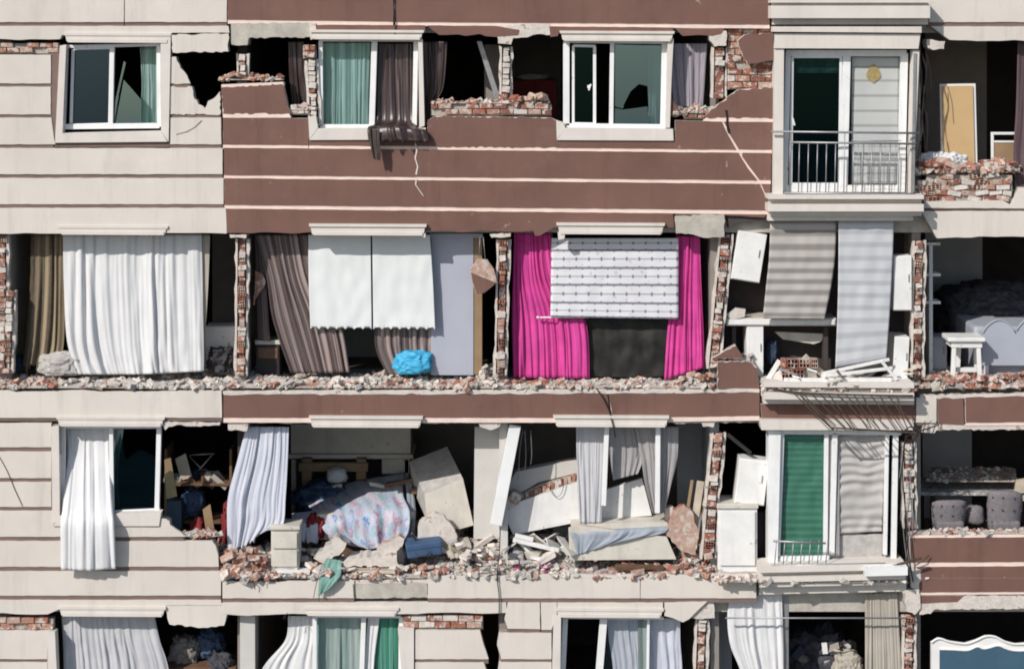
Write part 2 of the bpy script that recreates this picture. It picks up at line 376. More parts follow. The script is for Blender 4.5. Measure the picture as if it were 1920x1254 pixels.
# ------------------------------------------------------------------ cloth
def cloth(name, rows, d, mat, folds=6, amp=0.035, seed=1, parent=None, nv=30, thick=0.004, scallop=None, wrinkle=0.01,
          gather=0.6, per=9, ragged=0.0, hfold=None):
    """rows: photo polylines (px, py[, extra depth]) from the top edge to the bottom edge, all with equally many points"""
    rnd = random.Random(seed); ph = [rnd.uniform(0, 6.28) for _ in range(6)]
    nu = max(14, int(folds * per * 1.4))
    def row_at(k, u):
        r = rows[k]; f = u * (len(r) - 1); i = min(int(f), len(r) - 2); t = f - i
        a = r[i] if len(r[i]) == 3 else (*r[i], 0.0); b = r[i + 1] if len(r[i + 1]) == 3 else (*r[i + 1], 0.0)
        return Vector([a[j] + (b[j] - a[j]) * t for j in range(3)])
    V, uv = [], []
    wid = abs(rows[0][-1][0] - rows[0][0][0]) / S; hei = abs(rows[-1][0][1] - rows[0][0][1]) / S
    for iv in range(nv + 1):
        v = iv / nv; f = v * (len(rows) - 1); i = min(int(f), len(rows) - 2); t = f - i
        for iu in range(nu + 1):
            u = iu / nu
            p1, p2 = row_at(i, u), row_at(i + 1, u); p0, p3 = row_at(max(i - 1, 0), u), row_at(min(i + 2, len(rows) - 1), u)
            p = 0.5 * ((2 * p1) + (p2 - p0) * t + (2 * p0 - 5 * p1 + 4 * p2 - p3) * t * t + (3 * p1 - p0 - 3 * p2 + p3) * t ** 3)
            w = u + 0.045 * math.sin(5 * u + ph[0]) + 0.03 * math.sin(11 * u + ph[1]) + 0.012 * v * math.sin(4 * v + 9 * u + ph[2])
            a = amp * (gather + (1 - gather) * v) * (0.75 + 0.35 * math.sin(13 * u + ph[3]))
            nz = lambda fx, fy, s: noise.noise(Vector((u * folds * fx + s, v * fy, seed + s)))
            y = a * (0.42 * math.sin(2 * math.pi * folds * w + ph[4] + 2.2 * nz(0.6, 1.3, 0.3)) + 1.1 * nz(1.0, 0.7, 1.7) + 0.7 * (0.35 - abs(nz(2.1, 0.9, 4.1)) * 2) + 0.28 * nz(5.2, 3.5, 9.0))
            y += wrinkle * noise.noise(Vector((u * wid * 6, v * hei * 4, seed)))
            px = p.x + (folds and 0.25 * a * S * math.cos(2 * math.pi * folds * w + ph[4])) * 0.5
            py = p.y
            if hfold: y += hfold[1] * math.sin(2 * math.pi * hfold[0] * v + 2.5 * noise.noise(Vector((u * 2.5, v * 3, seed)))) * (0.4 + 0.6 * abs(noise.noise(Vector((u * 2, v * 5, seed + 4)))) * 2)
            if scallop and iv == nv: py -= scallop[1] * abs(math.sin(math.pi * scallop[0] * u))
            if ragged and iv == nv: py += ragged * noise.noise(Vector((u * 14, seed, 3)))
            V.append(P(px, py, d + p.z + y)); uv.append((u * wid, v * hei))
    F = [(iv * (nu + 1) + iu, iv * (nu + 1) + iu + 1, (iv + 1) * (nu + 1) + iu + 1, (iv + 1) * (nu + 1) + iu)
         for iv in range(nv) for iu in range(nu)]
    o = mk(name, V, F, mat, None, parent, True, uv)
    m = o.modifiers.new('thickness', 'SOLIDIFY'); m.thickness = thick; m.offset = 0
    return o
def drape(name, label, cat, rows, d, mat, group=None, **k):
    return T(cloth(name, rows, d, mat, **k), label, cat, group)

# ------------------------------------------------------------------ lumps (bags, bedding), chunks of rubble
def lump(name, x0, y0, x1, y1, d, depth, mat, parent=None, seed=0, rough=0.16, flat=True, sub=5, freq=2.2, creased=0.5):
    bm = bmesh.new(); bmesh.ops.create_icosphere(bm, subdivisions=sub, radius=1.0)
    a, b = P(x0, y1, d), P(x1, y0, d)
    c = (a + b) / 2; hx, hz = (b.x - a.x) / 2, (b.z - a.z) / 2
    V = []
    for v in bm.verts:
        q = v.co.copy(); n = noise.noise(q * freq + Vector((seed * 7.1, seed, 0))) + 0.5 * noise.noise(q * freq * 2.7 + Vector((seed, 5, seed * 3)))
        crease = abs(noise.noise(q * freq * 3.1 + Vector((3, seed * 2.3, 9))))
        q *= 1 + rough * n * 1.2 - rough * (0.6 + creased) * crease
        q = Vector([math.copysign(abs(t) ** 0.8, t) for t in q])
        if flat and q.z < -0.75: q.z = -0.75 + (q.z + 0.75) * 0.2
        V.append(Vector((c.x + q.x * hx, d + depth / 2 + q.y * depth / 2, c.z + q.z * hz)))
    bm.verts.index_update(); F = [tuple(v.index for v in f.verts) for f in bm.faces]; bm.free()
    return mk(name, V, F, mat, None, parent, True)
def chunk_geo(size, rnd, jit=0.28):
    V, F = box_geo((0, 0, 0), size)
    V = [Vector([v[i] * (1 + rnd.uniform(-jit, jit)) + rnd.uniform(-jit, jit) * 0.25 * size[i] for i in range(3)]) for v in V]
    return V, F
BRICKS = ['brick0', 'brick1', 'brick2', 'brick3']
RUB = BRICKS + ['plaster', 'plaster_grey', 'concrete']
def rubble(name, label, x0, x1, row, d0, d1, h, n, mixw, size=(0.02, 0.09), seed=1, edge=0.0):
    """one heap of small broken bits: h(px) is the heap's height in metres"""
    rnd = random.Random(seed); V, F, fm = [], [], []
    for i in range(int(n * 1.9)):
        px = rnd.uniform(x0, x1); d = d0 + (d1 - d0) * rnd.random() ** 1.2
        if noise.noise(Vector((px * 0.022, d * 2.5, seed * 3.3))) < -0.16 and rnd.random() < 0.85: continue
        hh = h(px) if callable(h) else h
        t = (d - d0) / max(d1 - d0, 1e-3); env = min(1, 0.25 + 1.6 * t) * (0.75 + 0.5 * noise.noise(Vector((px * 0.03, d * 3, seed))))
        s = size[0] * 0.5 + (size[1] * 1.25 - size[0]) * rnd.random() ** 3.6
        k = rnd.choices(range(7), mixw)[0]
        dims = (s * rnd.uniform(0.8, 1.7), s * rnd.uniform(0.6, 1.2), s * rnd.uniform(0.25, 0.8))
        v, f = chunk_geo(dims, rnd)
        rot = euler(rnd.uniform(-0.7, 0.7), rnd.uniform(-0.7, 0.7), rnd.uniform(0, 6.28))
        z = FLOOR[row] + max(0.008, hh * env * rnd.random() ** 0.5)
        c = Vector(((px - 960) / S * (D + d) / D, d, z)); b = len(V)
        V += [rot @ q + c for q in v]; F += [tuple(j + b for j in q) for q in f]; fm += [k] * 6
    nx, ny = max(4, int((x1 - x0) / 9)), 7
    b = len(V)
    for jy in range(ny + 1):
        for ix in range(nx + 1):
            px = x0 + (x1 - x0) * ix / nx; t = jy / ny; d = d0 + (d1 - d0) * t; hh = h(px) if callable(h) else h
            env = min(1, 0.15 + 1.4 * t) * (0.75 + 0.5 * noise.noise(Vector((px * 0.03, d * 3, seed))))
            z = FLOOR[row] + max(0.0, hh * env * (0.62 + 0.5 * noise.noise(Vector((px * 0.12, d * 9, seed + 2))))) if 0 < ix < nx and jy > 0 else FLOOR[row] - 0.004
            V.append(Vector(((px - 960) / S * (D + d) / D, d, z)))
    for jy in range(ny):
        for ix in range(nx):
            k = b + jy * (nx + 1) + ix; F.append((k, k + 1, k + nx + 2, k + nx + 1)); fm.append(7)
    o = mk(name, V, F, RUB + ['dust'], fm)
    T(o, label, 'rubble', None, 'stuff'); return o
CH = {}
def chunk_mesh(kind, i):
    key = (kind, i)
    if key not in CH:
        rnd = random.Random(hash(kind) % 97 if False else sum(map(ord, kind)) * 13 + i)
        base = {'broken_brick': (0.19, 0.12, 0.09), 'plaster_chunk': (0.16, 0.11, 0.06), 'concrete_chunk': (0.17, 0.14, 0.11)}[kind]
        v, f = bevel_geo(*chunk_geo(base, rnd, 0.25), 0.008, 1)
        me = bpy.data.meshes.new(kind); me.from_pydata(v, [], f)
        mt = {'broken_brick': BRICKS, 'plaster_chunk': ['plaster', 'plaster', 'plaster_grey'], 'concrete_chunk': ['concrete', 'plaster_grey']}[kind]
        me.materials.append(MATS[mt[i % len(mt)]]); me.update(); CH[key] = me
    return CH[key]
def chunks(kind, label, group, spots, row, seed=1, smin=0.6, smax=1.1):
    """loose single pieces: spots = (px, distance, height above floor)"""
    rnd = random.Random(seed); out = []
    for px, d, h in spots:
        o = bpy.data.objects.new(kind, chunk_mesh(kind, rnd.randrange(8))); COL.objects.link(o)
        o.location = ((px - 960) / S * (D + d) / D, d, FLOOR[row] + h + 0.03)
        o.rotation_euler = (rnd.uniform(-0.5, 0.5), rnd.uniform(-0.5, 0.5), rnd.uniform(0, 6.28))
        s = rnd.uniform(smin, smax); o.scale = (s, s * rnd.uniform(0.8, 1.1), s * rnd.uniform(0.7, 1.1))
        WO[o] = Vector(o.location); T(o, label, kind.split('_')[1] if kind != 'broken_brick' else 'brick', group); out.append(o)
    return out
def spread(x0, x1, n, d0, d1, h0, h1, seed):
    r = random.Random(seed); return [(r.uniform(x0, x1), r.uniform(d0, d1), r.uniform(h0, h1)) for _ in range(n)]

# brick pieces that are parts of a wall: shared meshes
def hollow_brick_mesh():
    """a hollow clay block seen from its end: six square holes, 1 x 1 x 1 before scaling"""
    g = []
    xs = [-0.5, -0.42, -0.20, -0.11, 0.11, 0.20, 0.42, 0.5]; zs = [-0.5, -0.40, -0.06, 0.06, 0.40, 0.5]
    V, F, fm = [], [], []
    def vert(x, y, z): V.append((x, y, z)); return len(V) - 1
    for i in range(7):
        for j in range(5):
            hole = i in (1, 3, 5) and j in (1, 3)
            y = -0.1 if hole else -0.5
            q = [vert(xs[i], y, zs[j]), vert(xs[i + 1], y, zs[j]), vert(xs[i + 1], y, zs[j + 1]), vert(xs[i], y, zs[j + 1])]
            F.append(tuple(q)); fm.append(1 if hole else 0)
            if hole:
                o = [vert(V[k][0], -0.5, V[k][2]) for k in q]
                for a in range(4): F.append((o[a], o[(a + 1) % 4], q[(a + 1) % 4], q[a])); fm.append(1)
    b = len(V); v, f = box_geo((0, 0, 0), (1, 1, 1)); V += [tuple(k) for k in v]
    F += [tuple(k + b for k in q) for i, q in enumerate(f) if i != 2]; fm += [0] * 5
    return V, F, fm
HB = {}
def brick_mesh(kind, m):
    if (kind, m) not in HB:
        me = bpy.data.meshes.new('brick')
        if kind == 'hollow':
            V, F, fm = hollow_brick_mesh(); me.from_pydata(V, [], F); me.materials.append(MATS[m]); me.materials.append(MATS['dark_hole'])
            me.polygons.foreach_set('material_index', fm)
        else:
            rnd = random.Random(sum(map(ord, kind + m)))
            v, f = bevel_geo(*chunk_geo((1, 1, 1), rnd, 0.06), 0.05, 1); me.from_pydata(v, [], f); me.materials.append(MATS[m])
        me.update(); HB[(kind, m)] = me
    return HB[(kind, m)]
def put_brick(parent, c, size, rnd, hollow=0.0, plaster=0.0, tilt=0.03, name='brick'):
    m = 'plaster' if rnd.random() < plaster else rnd.choice(BRICKS)
    me = brick_mesh('hollow' if (rnd.random() < hollow and m != 'plaster') else rnd.choice(('solid', 'worn')), m)
    o = bpy.data.objects.new(name, me); COL.objects.link(o); o.parent = parent
    o.location = Vector(c) - WO[parent]; o.scale = size
    o.rotation_euler = (rnd.uniform(-tilt, tilt), rnd.uniform(-tilt, tilt), rnd.uniform(-tilt, tilt)); return o
def brickwork(parent, x0, y0, x1, y1, d, rnd, L=0.21, H=0.1, depth=0.11, keep=0.95, top_keep=None, hollow=0.0, plaster=0.1, tilt=0.03, inside=None):
    """courses of bricks within a photo rectangle, lowest course first"""
    a, b = P(x0, y1, d), P(x1, y0, d); n = max(1, int(round((b.z - a.z) / H))); H = (b.z - a.z) / n
    for j in range(n):
        x = a.x - (L / 2 if j % 2 else 0)
        while x < b.x - 0.03:
            l = min(L, b.x - x); xa = max(x, a.x); l = x + l - xa; x += L
            if l < 0.05: continue
            k = keep if (top_keep is None or j < n - 1) else top_keep
            if rnd.random() > k: continue
            c = Vector((xa + l / 2, d + depth / 2 + rnd.uniform(-0.012, 0.012), a.z + H * (j + 0.5)))
            if inside:
                ppx = 960 + c.x * S * D / (D + d); ppy = HY + (ZH - c.z) * S * D / (D + d)
                if not inside(ppx, ppy): continue
            put_brick(parent, c, (l - 0.012, depth, H - 0.012), rnd, hollow, plaster, tilt)

# ================================================================== THE SETTING
g = 220.0
ground = mk('ground', [(-g, -g, 0), (g, -g, 0), (g, g, 0), (-g, g, 0)], [(0, 1, 2, 3)], 'asphalt'); ground['kind'] = 'structure'
ground['label'] = 'dark asphalt ground in front of the building'

B = thing('apartment_building', 'quake-damaged cream and brown apartment block with its outer walls torn open', 'building', (0, 0, 0))
XL, XR = -260, 2180
kk = [0]
def wall_behind(pts, back, down=0, up=0, left=0, right=0, d1=0.2, dp=0.0):
    kk[0] += 1
    cy = sum(p[1] for p in pts) / len(pts); cx = sum(p[0] for p in pts) / len(pts)
    q = [(x + (right if x > cx else -left), y + (down if y > cy else -up)) for x, y in pts]
    d0 = (0.009 if back == 'groove_cream' else 0.016) + (kk[0] % 4) * 0.0021 + max(0.0, dp)
    return prism('wall_section', q, d0, d1 + (kk[0] % 5) * 0.004, back, B, 'mortar')
def panel(pts, tone='cream', down=8, up=0, d=0.0, backing=True, th=0.05, amp=0.42):
    """one board of the rendered cladding, with the wall behind it"""
    dd = d + R.uniform(0, 0.004)
    o = prism('cladding_panel', roughen(list(pts), amp, 13 if amp < 1.5 else 6), dd, dd + th, 'cream_paint' if tone == 'cream' else 'brown_paint', B, 'board_edge')
    if backing: wall_behind(pts, 'groove_brown' if tone == 'cream' else 'groove_cream', down, up, dp=d)
    return o
def pr(x0, y0, x1, y1, tone='cream', **k): return panel(rect(x0, y0, x1, y1), tone, **k)
def GL(k, x):
    """lower/upper edges of the sagging grooves of the brown cladding"""
    a = {0: (38, 45, 46, 54), 1: (215, 221, 223, 229), 2: (271, 277, 281, 287), 3: (328, 334, 338, 345), 4: (384, 391, 394, 402)}[k]
    t = (x - 420) / 1020.0
    return a[0] + (a[2] - a[0]) * t, a[1] + (a[3] - a[1]) * t
def band(x0, x1, kt, kb, tone='brown', **k):
    return panel([(x0, GL(kt, x0)[1]), (x1, GL(kt, x1)[1]), (x1, GL(kb, x1)[0]), (x0, GL(kb, x0)[0])], tone, **k)

# ---- cladding, cream left part
y = -190
while y < -20:
    pr(XL, y, 423, y + 50); pr(427, y, 1443, y + 50, 'brown'); pr(1742, y, XR, y + 50); y += 57
pr(XL, -15, 232, 42); pr(234, -15, 425, 42)
panel([(XL, 49), (428, 49), (430, 62), (322, 62), (322, 66), (116, 66), (112, 74)] + jag((112, 75), (XL, 75), 16, 2.5), down=0)
for a, b in ((103, 157), (163, 215)): pr(XL, a, 95, b)
panel([(XL, 221), (96, 221), (103, 271), (XL, 271)])
panel([(315, 105), (330, 107)] + jag((330, 107), (357, 157), 5, 3) + [(357, 157), (317, 157)], amp=1.8)
panel([(318, 163), (360, 163), (364, 185)] + jag((364, 185), (381, 203), 4, 2) + [(384, 204), (390, 190), (404, 182), (412, 172), (413, 215), (318, 215)], amp=1.8)
panel([(319, 221), (414, 221), (415, 271), (319, 271)])
pr(XL, 278, 417, 327); pr(XL, 334, 419, 383)
panel([(XL, 390), (423, 390), (425, 438)] + jag((425, 438), (XL, 438), 20, 1.2) + [(XL, 438)], down=0)
# ---- cladding, brown middle part, upper storey
panel([(427, -15), (737, -15), (737, 41), (427, 37)], 'brown'); panel([(740, -15), (1443, -15), (1443, 46), (740, 41)], 'brown')
panel([(590, 47), (797, 48), (797, 57), (590, 57)], 'brown', down=4)
panel([(800, 48), (930, 49)] + jag((972, 50), (975, 67), 3, 2) + [(972, 67)] + jag((972, 67), (800, 67), 9, 3), 'brown', down=0)
panel([(1030, 50), (1262, 52), (1262, 60), (1048, 60), (1046, 68), (1032, 70)], 'brown', down=0)
panel([(1266, 53), (1358, 54), (1352, 64)] + jag((1352, 66), (1268, 70), 5, 2.5), 'brown', down=0)
panel([(415, 164), (530, 158), (536, 185), (542, 205), (546, 213), (418, 213)], 'brown', amp=1.8)
band(418, 578, 1, 2); panel([(420, GL(2, 420)[1]), (1384, GL(2, 1384)[1]), (1388, 293), (1401, 314), (1420, GL(3, 1420)[0]), (420, GL(3, 420)[0])], 'brown', down=8)
panel([(421, GL(3, 421)[1]), (1424, GL(3, 1424)[1]), (1434, 366), (1441, 376), (1441, GL(4, 1441)[0]), (421, GL(4, 421)[0])], 'brown', down=8)
# right ends beyond the crack
panel([(1391, 293), (1392, GL(2, 1392)[1]), (1446, GL(2, 1446)[1]), (1445, GL(3, 1445)[0]), (1424, GL(3, 1424)[0]), (1404, 312)], 'brown', down=8)
panel([(1427, GL(3, 1427)[1]), (1445, GL(3, 1445)[1]), (1443, 372), (1437, 368)], 'brown', down=8)
panel([(815, 218), (1034, 221), (1046, 228), (1044, GL(2, 1044)[0]), (800, GL(2, 800)[0]), (802, 226)], 'brown', amp=1.8)
panel([(1266, 226), (1353, GL(1, 1353)[1]), (1364, 252), (1380, GL(2, 1380)[0]), (1266, GL(2, 1266)[0])], 'brown', down=8)
panel([(1357, GL(1, 1357)[1]), (1449, GL(1, 1449)[1]), (1447, GL(2, 1447)[0]), (1385, GL(2, 1385)[0]), (1369, 254)], 'brown', down=8)
panel([(1318, 219), (1345, 198), (1386, 168), (1450, 164), (1450, 222), (1320, 221)], 'brown', amp=1.8)
panel([(1257, 176), (1268, 200), (1280, 214), (1268, 220), (1258, 218)], 'brown', backing=False, d=0.03)
panel([(421, GL(4, 421)[1]), (1262, GL(4, 1262)[1]), (1264, 426)] + jag((1264, 430), (1015, 424), 8, 2) + [(1012, 442), (1003, 442), (1000, 432)]
      + jag((1000, 433), (425, 437), 22, 2.2) + [(424, 437)], 'brown', down=0)
panel([(1266, GL(4, 1266)[1] + 1), (1436, 402), (1434, 408), (1360, 404), (1268, 403)], 'brown', down=0, backing=False, d=0.01)
# ---- beam between the second and third storeys in view
panel([(XL, 734)] + jag((XL, 734), (415, 732), 18, 2) + [(415, 732), (416, 783), (XL, 783)], down=6)
panel([(419, 738), (1137, 734), (1146, 783), (419, 783)], 'brown', down=9, up=5); panel([(1140, 734), (1424, 735), (1424, 779), (1149, 783)], 'brown', down=9, up=5)
panel([(1346, 678), (1404, 678), (1420, 690), (1423, 729), (1346, 729)], 'brown', down=6, amp=1.8)
panel([(1334, 672), (1350, 664), (1380, 648), (1392, 668), (1394, 673)], 'brown', down=0, d=0.01, amp=1.8)
# ---- cream, third storey in view
for a, b in ((793, 838), (846, 896), (903, 950)):
    panel([(XL, a + (2 if a < 800 else 0)), (96, a), (96, b), (XL, b)], up=0)
panel([(XL, 957), (99, 957), (111, 985), (297, 988), (297, 970)] + jag((300, 966), (345, 1003), 6, 3) + [(348, 1006), (XL, 1006)])
panel([(XL, 1014), (398, 1014), (404, 1022), (409, 1040), (410, 1062), (XL, 1062)]); pr(XL, 1070, 414, 1116)
panel([(XL, 1124), (414, 1124), (415, 1130), (430, 1134), (312, 1134), (311, 1140), (110, 1142)] + jag((110, 1150), (XL, 1150), 14, 2.5), down=0)
for x0, x1 in ((417, 664), (802, 1200), (1201, 1418)):
    panel([(x0, 1094 if x0 < 800 else 1078)] + jag((x0, 1093 if x0 < 800 else 1079), (x1, 1089 if x0 < 800 else 1077), 8, 2) + [(x1, 1088 if x0 < 800 else 1076), (x1, 1121), (x0, 1121)])
panel([(417, 1129), (949, 1129), (950, 1148)] + jag((950, 1149), (500, 1152), 10, 2) + jag((500, 1154), (420, 1150), 4, 2) + [(417, 1150)], down=0)
panel([(952, 1129), (1012, 1129), (1013, 1179), (952, 1178), (946, 1160)], down=6); panel([(1014, 1129), (1044, 1129), (1044, 1150), (1034, 1180), (1015, 1180)], down=6)
panel([(1045, 1129), (1243, 1129), (1243, 1142), (1045, 1142)], down=0)
panel([(1246, 1129), (1326, 1127), (1312, 1140), (1292, 1160), (1280, 1166), (1262, 1158), (1246, 1154)], down=0)
# ---- cream, lowest storey in view and the wall down to the ground
for a, b in ((1182, 1235), (1241, 1294), (1300, 1352), (1358, 1435)):
    pr(XL, a, 88, b); panel([(778, a), (900 + (a - 1182) * 0.12, a), (906 + (a - 1182) * 0.14, a + 24), (916 + (a - 1182) * 0.1, b), (778, b)])
    panel([(936, max(a, 1186)), (1034, max(a, 1186)), (1034, b), (940, b), (932, (a + b) / 2)])
y = 1442
while y < 1800:
    pr(XL, y, XR, y + 50); y += 57
# ---- cream and brown, right part
pr(1742, -15, XR, 42); panel([(1746, 50), (XR, 50)] + jag((XR, 77), (1750, 76), 14, 1.5), down=0)
panel([(1722, 350)] + jag((1722, 352), (1740, 388), 4, 2) + [(1732, 390), (XR, 392), (XR, 352), (1912, 352), (1895, 384), (1880, 376), (1735, 378)], down=3, d=0.02)
panel([(1728, 396), (XR, 396), (XR, 440)] + jag((XR, 441), (1730, 446), 16, 1.5), down=0)
panel([(1718, 746), (1756, 744), (1756, 793), (1718, 792)], 'cream', down=5)
panel([(1758, 745), (1806, 744), (1808, 797), (1759, 795)], 'brown', down=5, d=0.012)
panel([(1810, 745)] + jag((1810, 744), (XR, 738), 16, 1.5) + [(XR, 738), (XR, 790), (1811, 792)], 'brown', down=6)
panel([(1706, 1008), (XR, 1004), (XR, 1051), (1708, 1054)], 'brown', up=5)
panel([(1712, 1062), (XR, 1059), (XR, 1107), (1718, 1110)], 'brown', down=5)
panel([(1722, 1116), (1808, 1116), (1795, 1128), (1724, 1131)], 'brown', down=0, d=0.006)
for a, b in ((1268, 1320), (1326, 1378), (1384, 1435)): pr(1730, a + 40, XR, b + 30)

wall_behind(rect(100, 258, 318, 276), 'groove_brown'); wall_behind(rect(94, 100, 112, 272), 'groove_brown')
panel([(580, 261), (802, 261), (802, GL(2, 802)[0]), (579, GL(2, 579)[0])], 'brown', d=0.004); panel([(1043, 262), (1267, 262), (1267, GL(2, 1267)[0]), (1043, GL(2, 1043)[0])], 'brown', d=0.004, down=8)
prism('wall_section', [(1335, 226), (1447, 228), (1443, 400), (1350, 398)], 0.0185, 0.21, 'groove_cream', B)
wall_behind(rect(94, 796, 112, 990), 'groove_brown'); wall_behind(rect(100, 984, 300, 1000), 'groove_brown')
# ---- lintel trims over the windows, in two steps
def head(x0, y0, x1, y1, d=-0.05):
    o = prism('window_head', [(x0, y0), (x1, y0 + 1), (x1 - 3, y1 + 1), (x0 + 3, y1)], d, 0.1, 'trim', B)
    prism('lip', [(x0 - 3, y0 - 4), (x1 + 3, y0 - 3), (x1 + 2, y0 + 2), (x0 - 2, y0 + 1)], d - 0.5 * abs(d), 0.05, 'trim', o)
    prism('drip', [(x0 + 5, y1 - 4), (x1 - 5, y1 - 3), (x1 - 5, y1 + 3), (x0 + 5, y1 + 2)], d - 0.014, 0.05, 'trim', o)
for a in ((122, 66, 318, 78, -0.022), (584, 60, 792, 72), (1052, 62, 1262, 75), (110, 427, 312, 438, -0.018), (582, 424, 797, 439), (1046, 422, 1244, 437),
          (108, 785, 306, 797, -0.02), (582, 784, 790, 799), (1040, 783, 1252, 798), (112, 1141, 308, 1153, -0.02), (572, 1142, 745, 1152, -0.018), (1044, 1144, 1242, 1155, -0.02)): head(*a)
# small broken ends of the trims
prism('trim_return', [(1046, 436), (1060, 436), (1058, 448), (1047, 450)], -0.05, 0.06, 'trim', B)
prism('trim_return', [(786, 438), (798, 438), (797, 446), (790, 444)], -0.04, 0.06, 'trim', B)
# ---- bare concrete where the cladding fell
def bare(pts, d0=0.01, d1=0.3, mat='concrete', name='bare_concrete'):
    return prism(name, roughen(list(pts), 1.6, 7), d0, d1, mat, B, 'plaster_grey')
bare([(433, 44), (580, 43), (582, 70), (466, 72), (464, 85), (434, 84)], 0.004)
bare([(931, 49), (975, 47), (1030, 45), (1032, 66), (1010, 64), (990, 70), (962, 72), (958, 84), (934, 82)], 0.004, mat='plaster')
bare([(580, 42), (592, 44), (594, 72), (582, 75)], -0.01, 0.1, 'plaster')
bare([(1266, 405), (1358, 402), (1358, 444), (1320, 446), (1300, 440), (1268, 438)], -0.02)
bare([(1330, 60), (1362, 58), (1362, 86), (1340, 88), (1330, 76)], 0.01, 0.3, 'plaster')
bare([(663, 1092), (800, 1087), (803, 1120), (666, 1121)], 0.028, 0.3)
bare([(1262, 1150), (1338, 1118), (1340, 1158), (1308, 1160)], 0.05, 0.3, 'plaster')
bare([(425, 783), (1426, 783), (1426, 790), (1340, 792), (1338, 801), (1318, 800), (1316, 793), (940, 792), (936, 800), (918, 806), (900, 800), (897, 793), (465, 793), (463, 808), (428, 806)], 0.045, 0.3, 'plaster')
bare([(430, 440), (462, 440), (461, 447), (432, 446)], 0.03, 0.3, 'plaster')
bare([(918, 440), (958, 436), (957, 444), (922, 446)], 0.03, 0.3, 'plaster')
bare([(1730, 796), (XR, 790), (XR, 804), (1756, 806), (1752, 812), (1728, 810)], 0.02, 0.3, 'plaster')
bare([(1722, 1118), (XR, 1112), (XR, 1140), (1752, 1142), (1745, 1150), (1724, 1152)], 0.012, 0.3, 'plaster')
bare([(1738, 74), (1772, 78), (1770, 92), (1748, 94), (1740, 90)], 0.0, 0.3, 'plaster')
bare([(308, 1134), (432, 1134), (420, 1172), (380, 1176), (318, 1170)], 0.012, 0.25, 'cream_paint')
bare([(322, 66), (428, 63), (428, 97), (324, 99)], -0.03, 0.16, 'cream_paint', 'cladding_panel')
bare([(300, 790), (413, 791), (412, 797), (360, 799), (340, 796), (316, 800), (310, 806)], 0.02, 0.3, 'plaster')
bare([(417, 733), (1424, 729), (1424, 736), (419, 740)], -0.004, 0.3, 'plaster')
bare([(417, 1090), (1420, 1074), (1420, 1082), (417, 1098)], 0.027, 0.3, 'plaster')
bare([(1725, 740), (XR, 733), (XR, 740), (1725, 747)], 0.012, 0.3, 'plaster')

# ---- slabs, beams, partitions, back wall
for row, (y0, y1) in {'A': (378, 436), 'B': (735, 792), 'C': (1090, 1146), 'D': (1448, 1500)}.items():
    z = FLOOR[row]; x0, x1 = (XL - 960) / S, (XR - 960) / S
    V, F = box_geo(((x0 + x1) / 2, 2.95, z - 0.09), (x1 - x0 + 1.5, 5.5, 0.18)); mk('floor_slab', V, F, ['floor'], None, B)
    prism('beam', rect(XL, y0, XR, y1), 0.208, 0.42, 'concrete', B)
x0, x1 = (XL - 960) / S, (XR - 960) / S
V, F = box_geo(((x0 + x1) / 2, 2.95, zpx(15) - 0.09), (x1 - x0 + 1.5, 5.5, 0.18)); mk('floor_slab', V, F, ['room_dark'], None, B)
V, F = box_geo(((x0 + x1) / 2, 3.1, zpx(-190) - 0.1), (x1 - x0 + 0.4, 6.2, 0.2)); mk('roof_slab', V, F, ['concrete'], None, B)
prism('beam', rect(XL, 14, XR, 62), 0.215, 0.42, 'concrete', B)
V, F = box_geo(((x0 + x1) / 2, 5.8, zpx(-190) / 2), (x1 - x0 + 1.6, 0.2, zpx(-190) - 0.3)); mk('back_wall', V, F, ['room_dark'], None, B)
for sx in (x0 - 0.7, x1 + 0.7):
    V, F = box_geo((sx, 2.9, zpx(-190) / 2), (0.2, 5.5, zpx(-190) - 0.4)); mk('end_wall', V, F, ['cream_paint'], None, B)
CEIL = {'A': zpx(15) - 0.18, 'B': FLOOR['A'] - 0.18, 'C': FLOOR['B'] - 0.18, 'D': FLOOR['C'] - 0.18}
def partition(row, px, w, d0=0.2, mat='room_wall', d1=5.69):
    a, b = P(px - w / 2, 500, d0).x, P(px + w / 2, 500, d0).x; z0, z1 = FLOOR[row] + 0.002, CEIL[row] - 0.002
    V, F = box_geo(((a + b) / 2, (d0 + d1) / 2, (z0 + z1) / 2), (b - a, d1 - d0, z1 - z0)); return mk('partition_wall', V, F, [mat], None, B)
for row in 'ABCD':
    for px, w in ((8, 26), (454, 17), (944, 16), (1340, 16), (1718, 16)):
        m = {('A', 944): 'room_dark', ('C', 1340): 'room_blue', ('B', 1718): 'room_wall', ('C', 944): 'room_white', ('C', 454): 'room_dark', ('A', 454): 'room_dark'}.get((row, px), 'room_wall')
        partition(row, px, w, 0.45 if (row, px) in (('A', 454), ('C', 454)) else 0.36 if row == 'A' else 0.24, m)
for row, (a, b) in {'B': (-0.0, 1.3), 'C': (0.0, 1.6)}.items():
    V, F = box_geo(((x0 + x1) / 2, 0.21 + b / 2, FLOOR[row] + 0.004), (x1 - x0 + 1.0, b, 0.02)); mk('floor_screed', V, F, ['plaster_grey'], None, B)
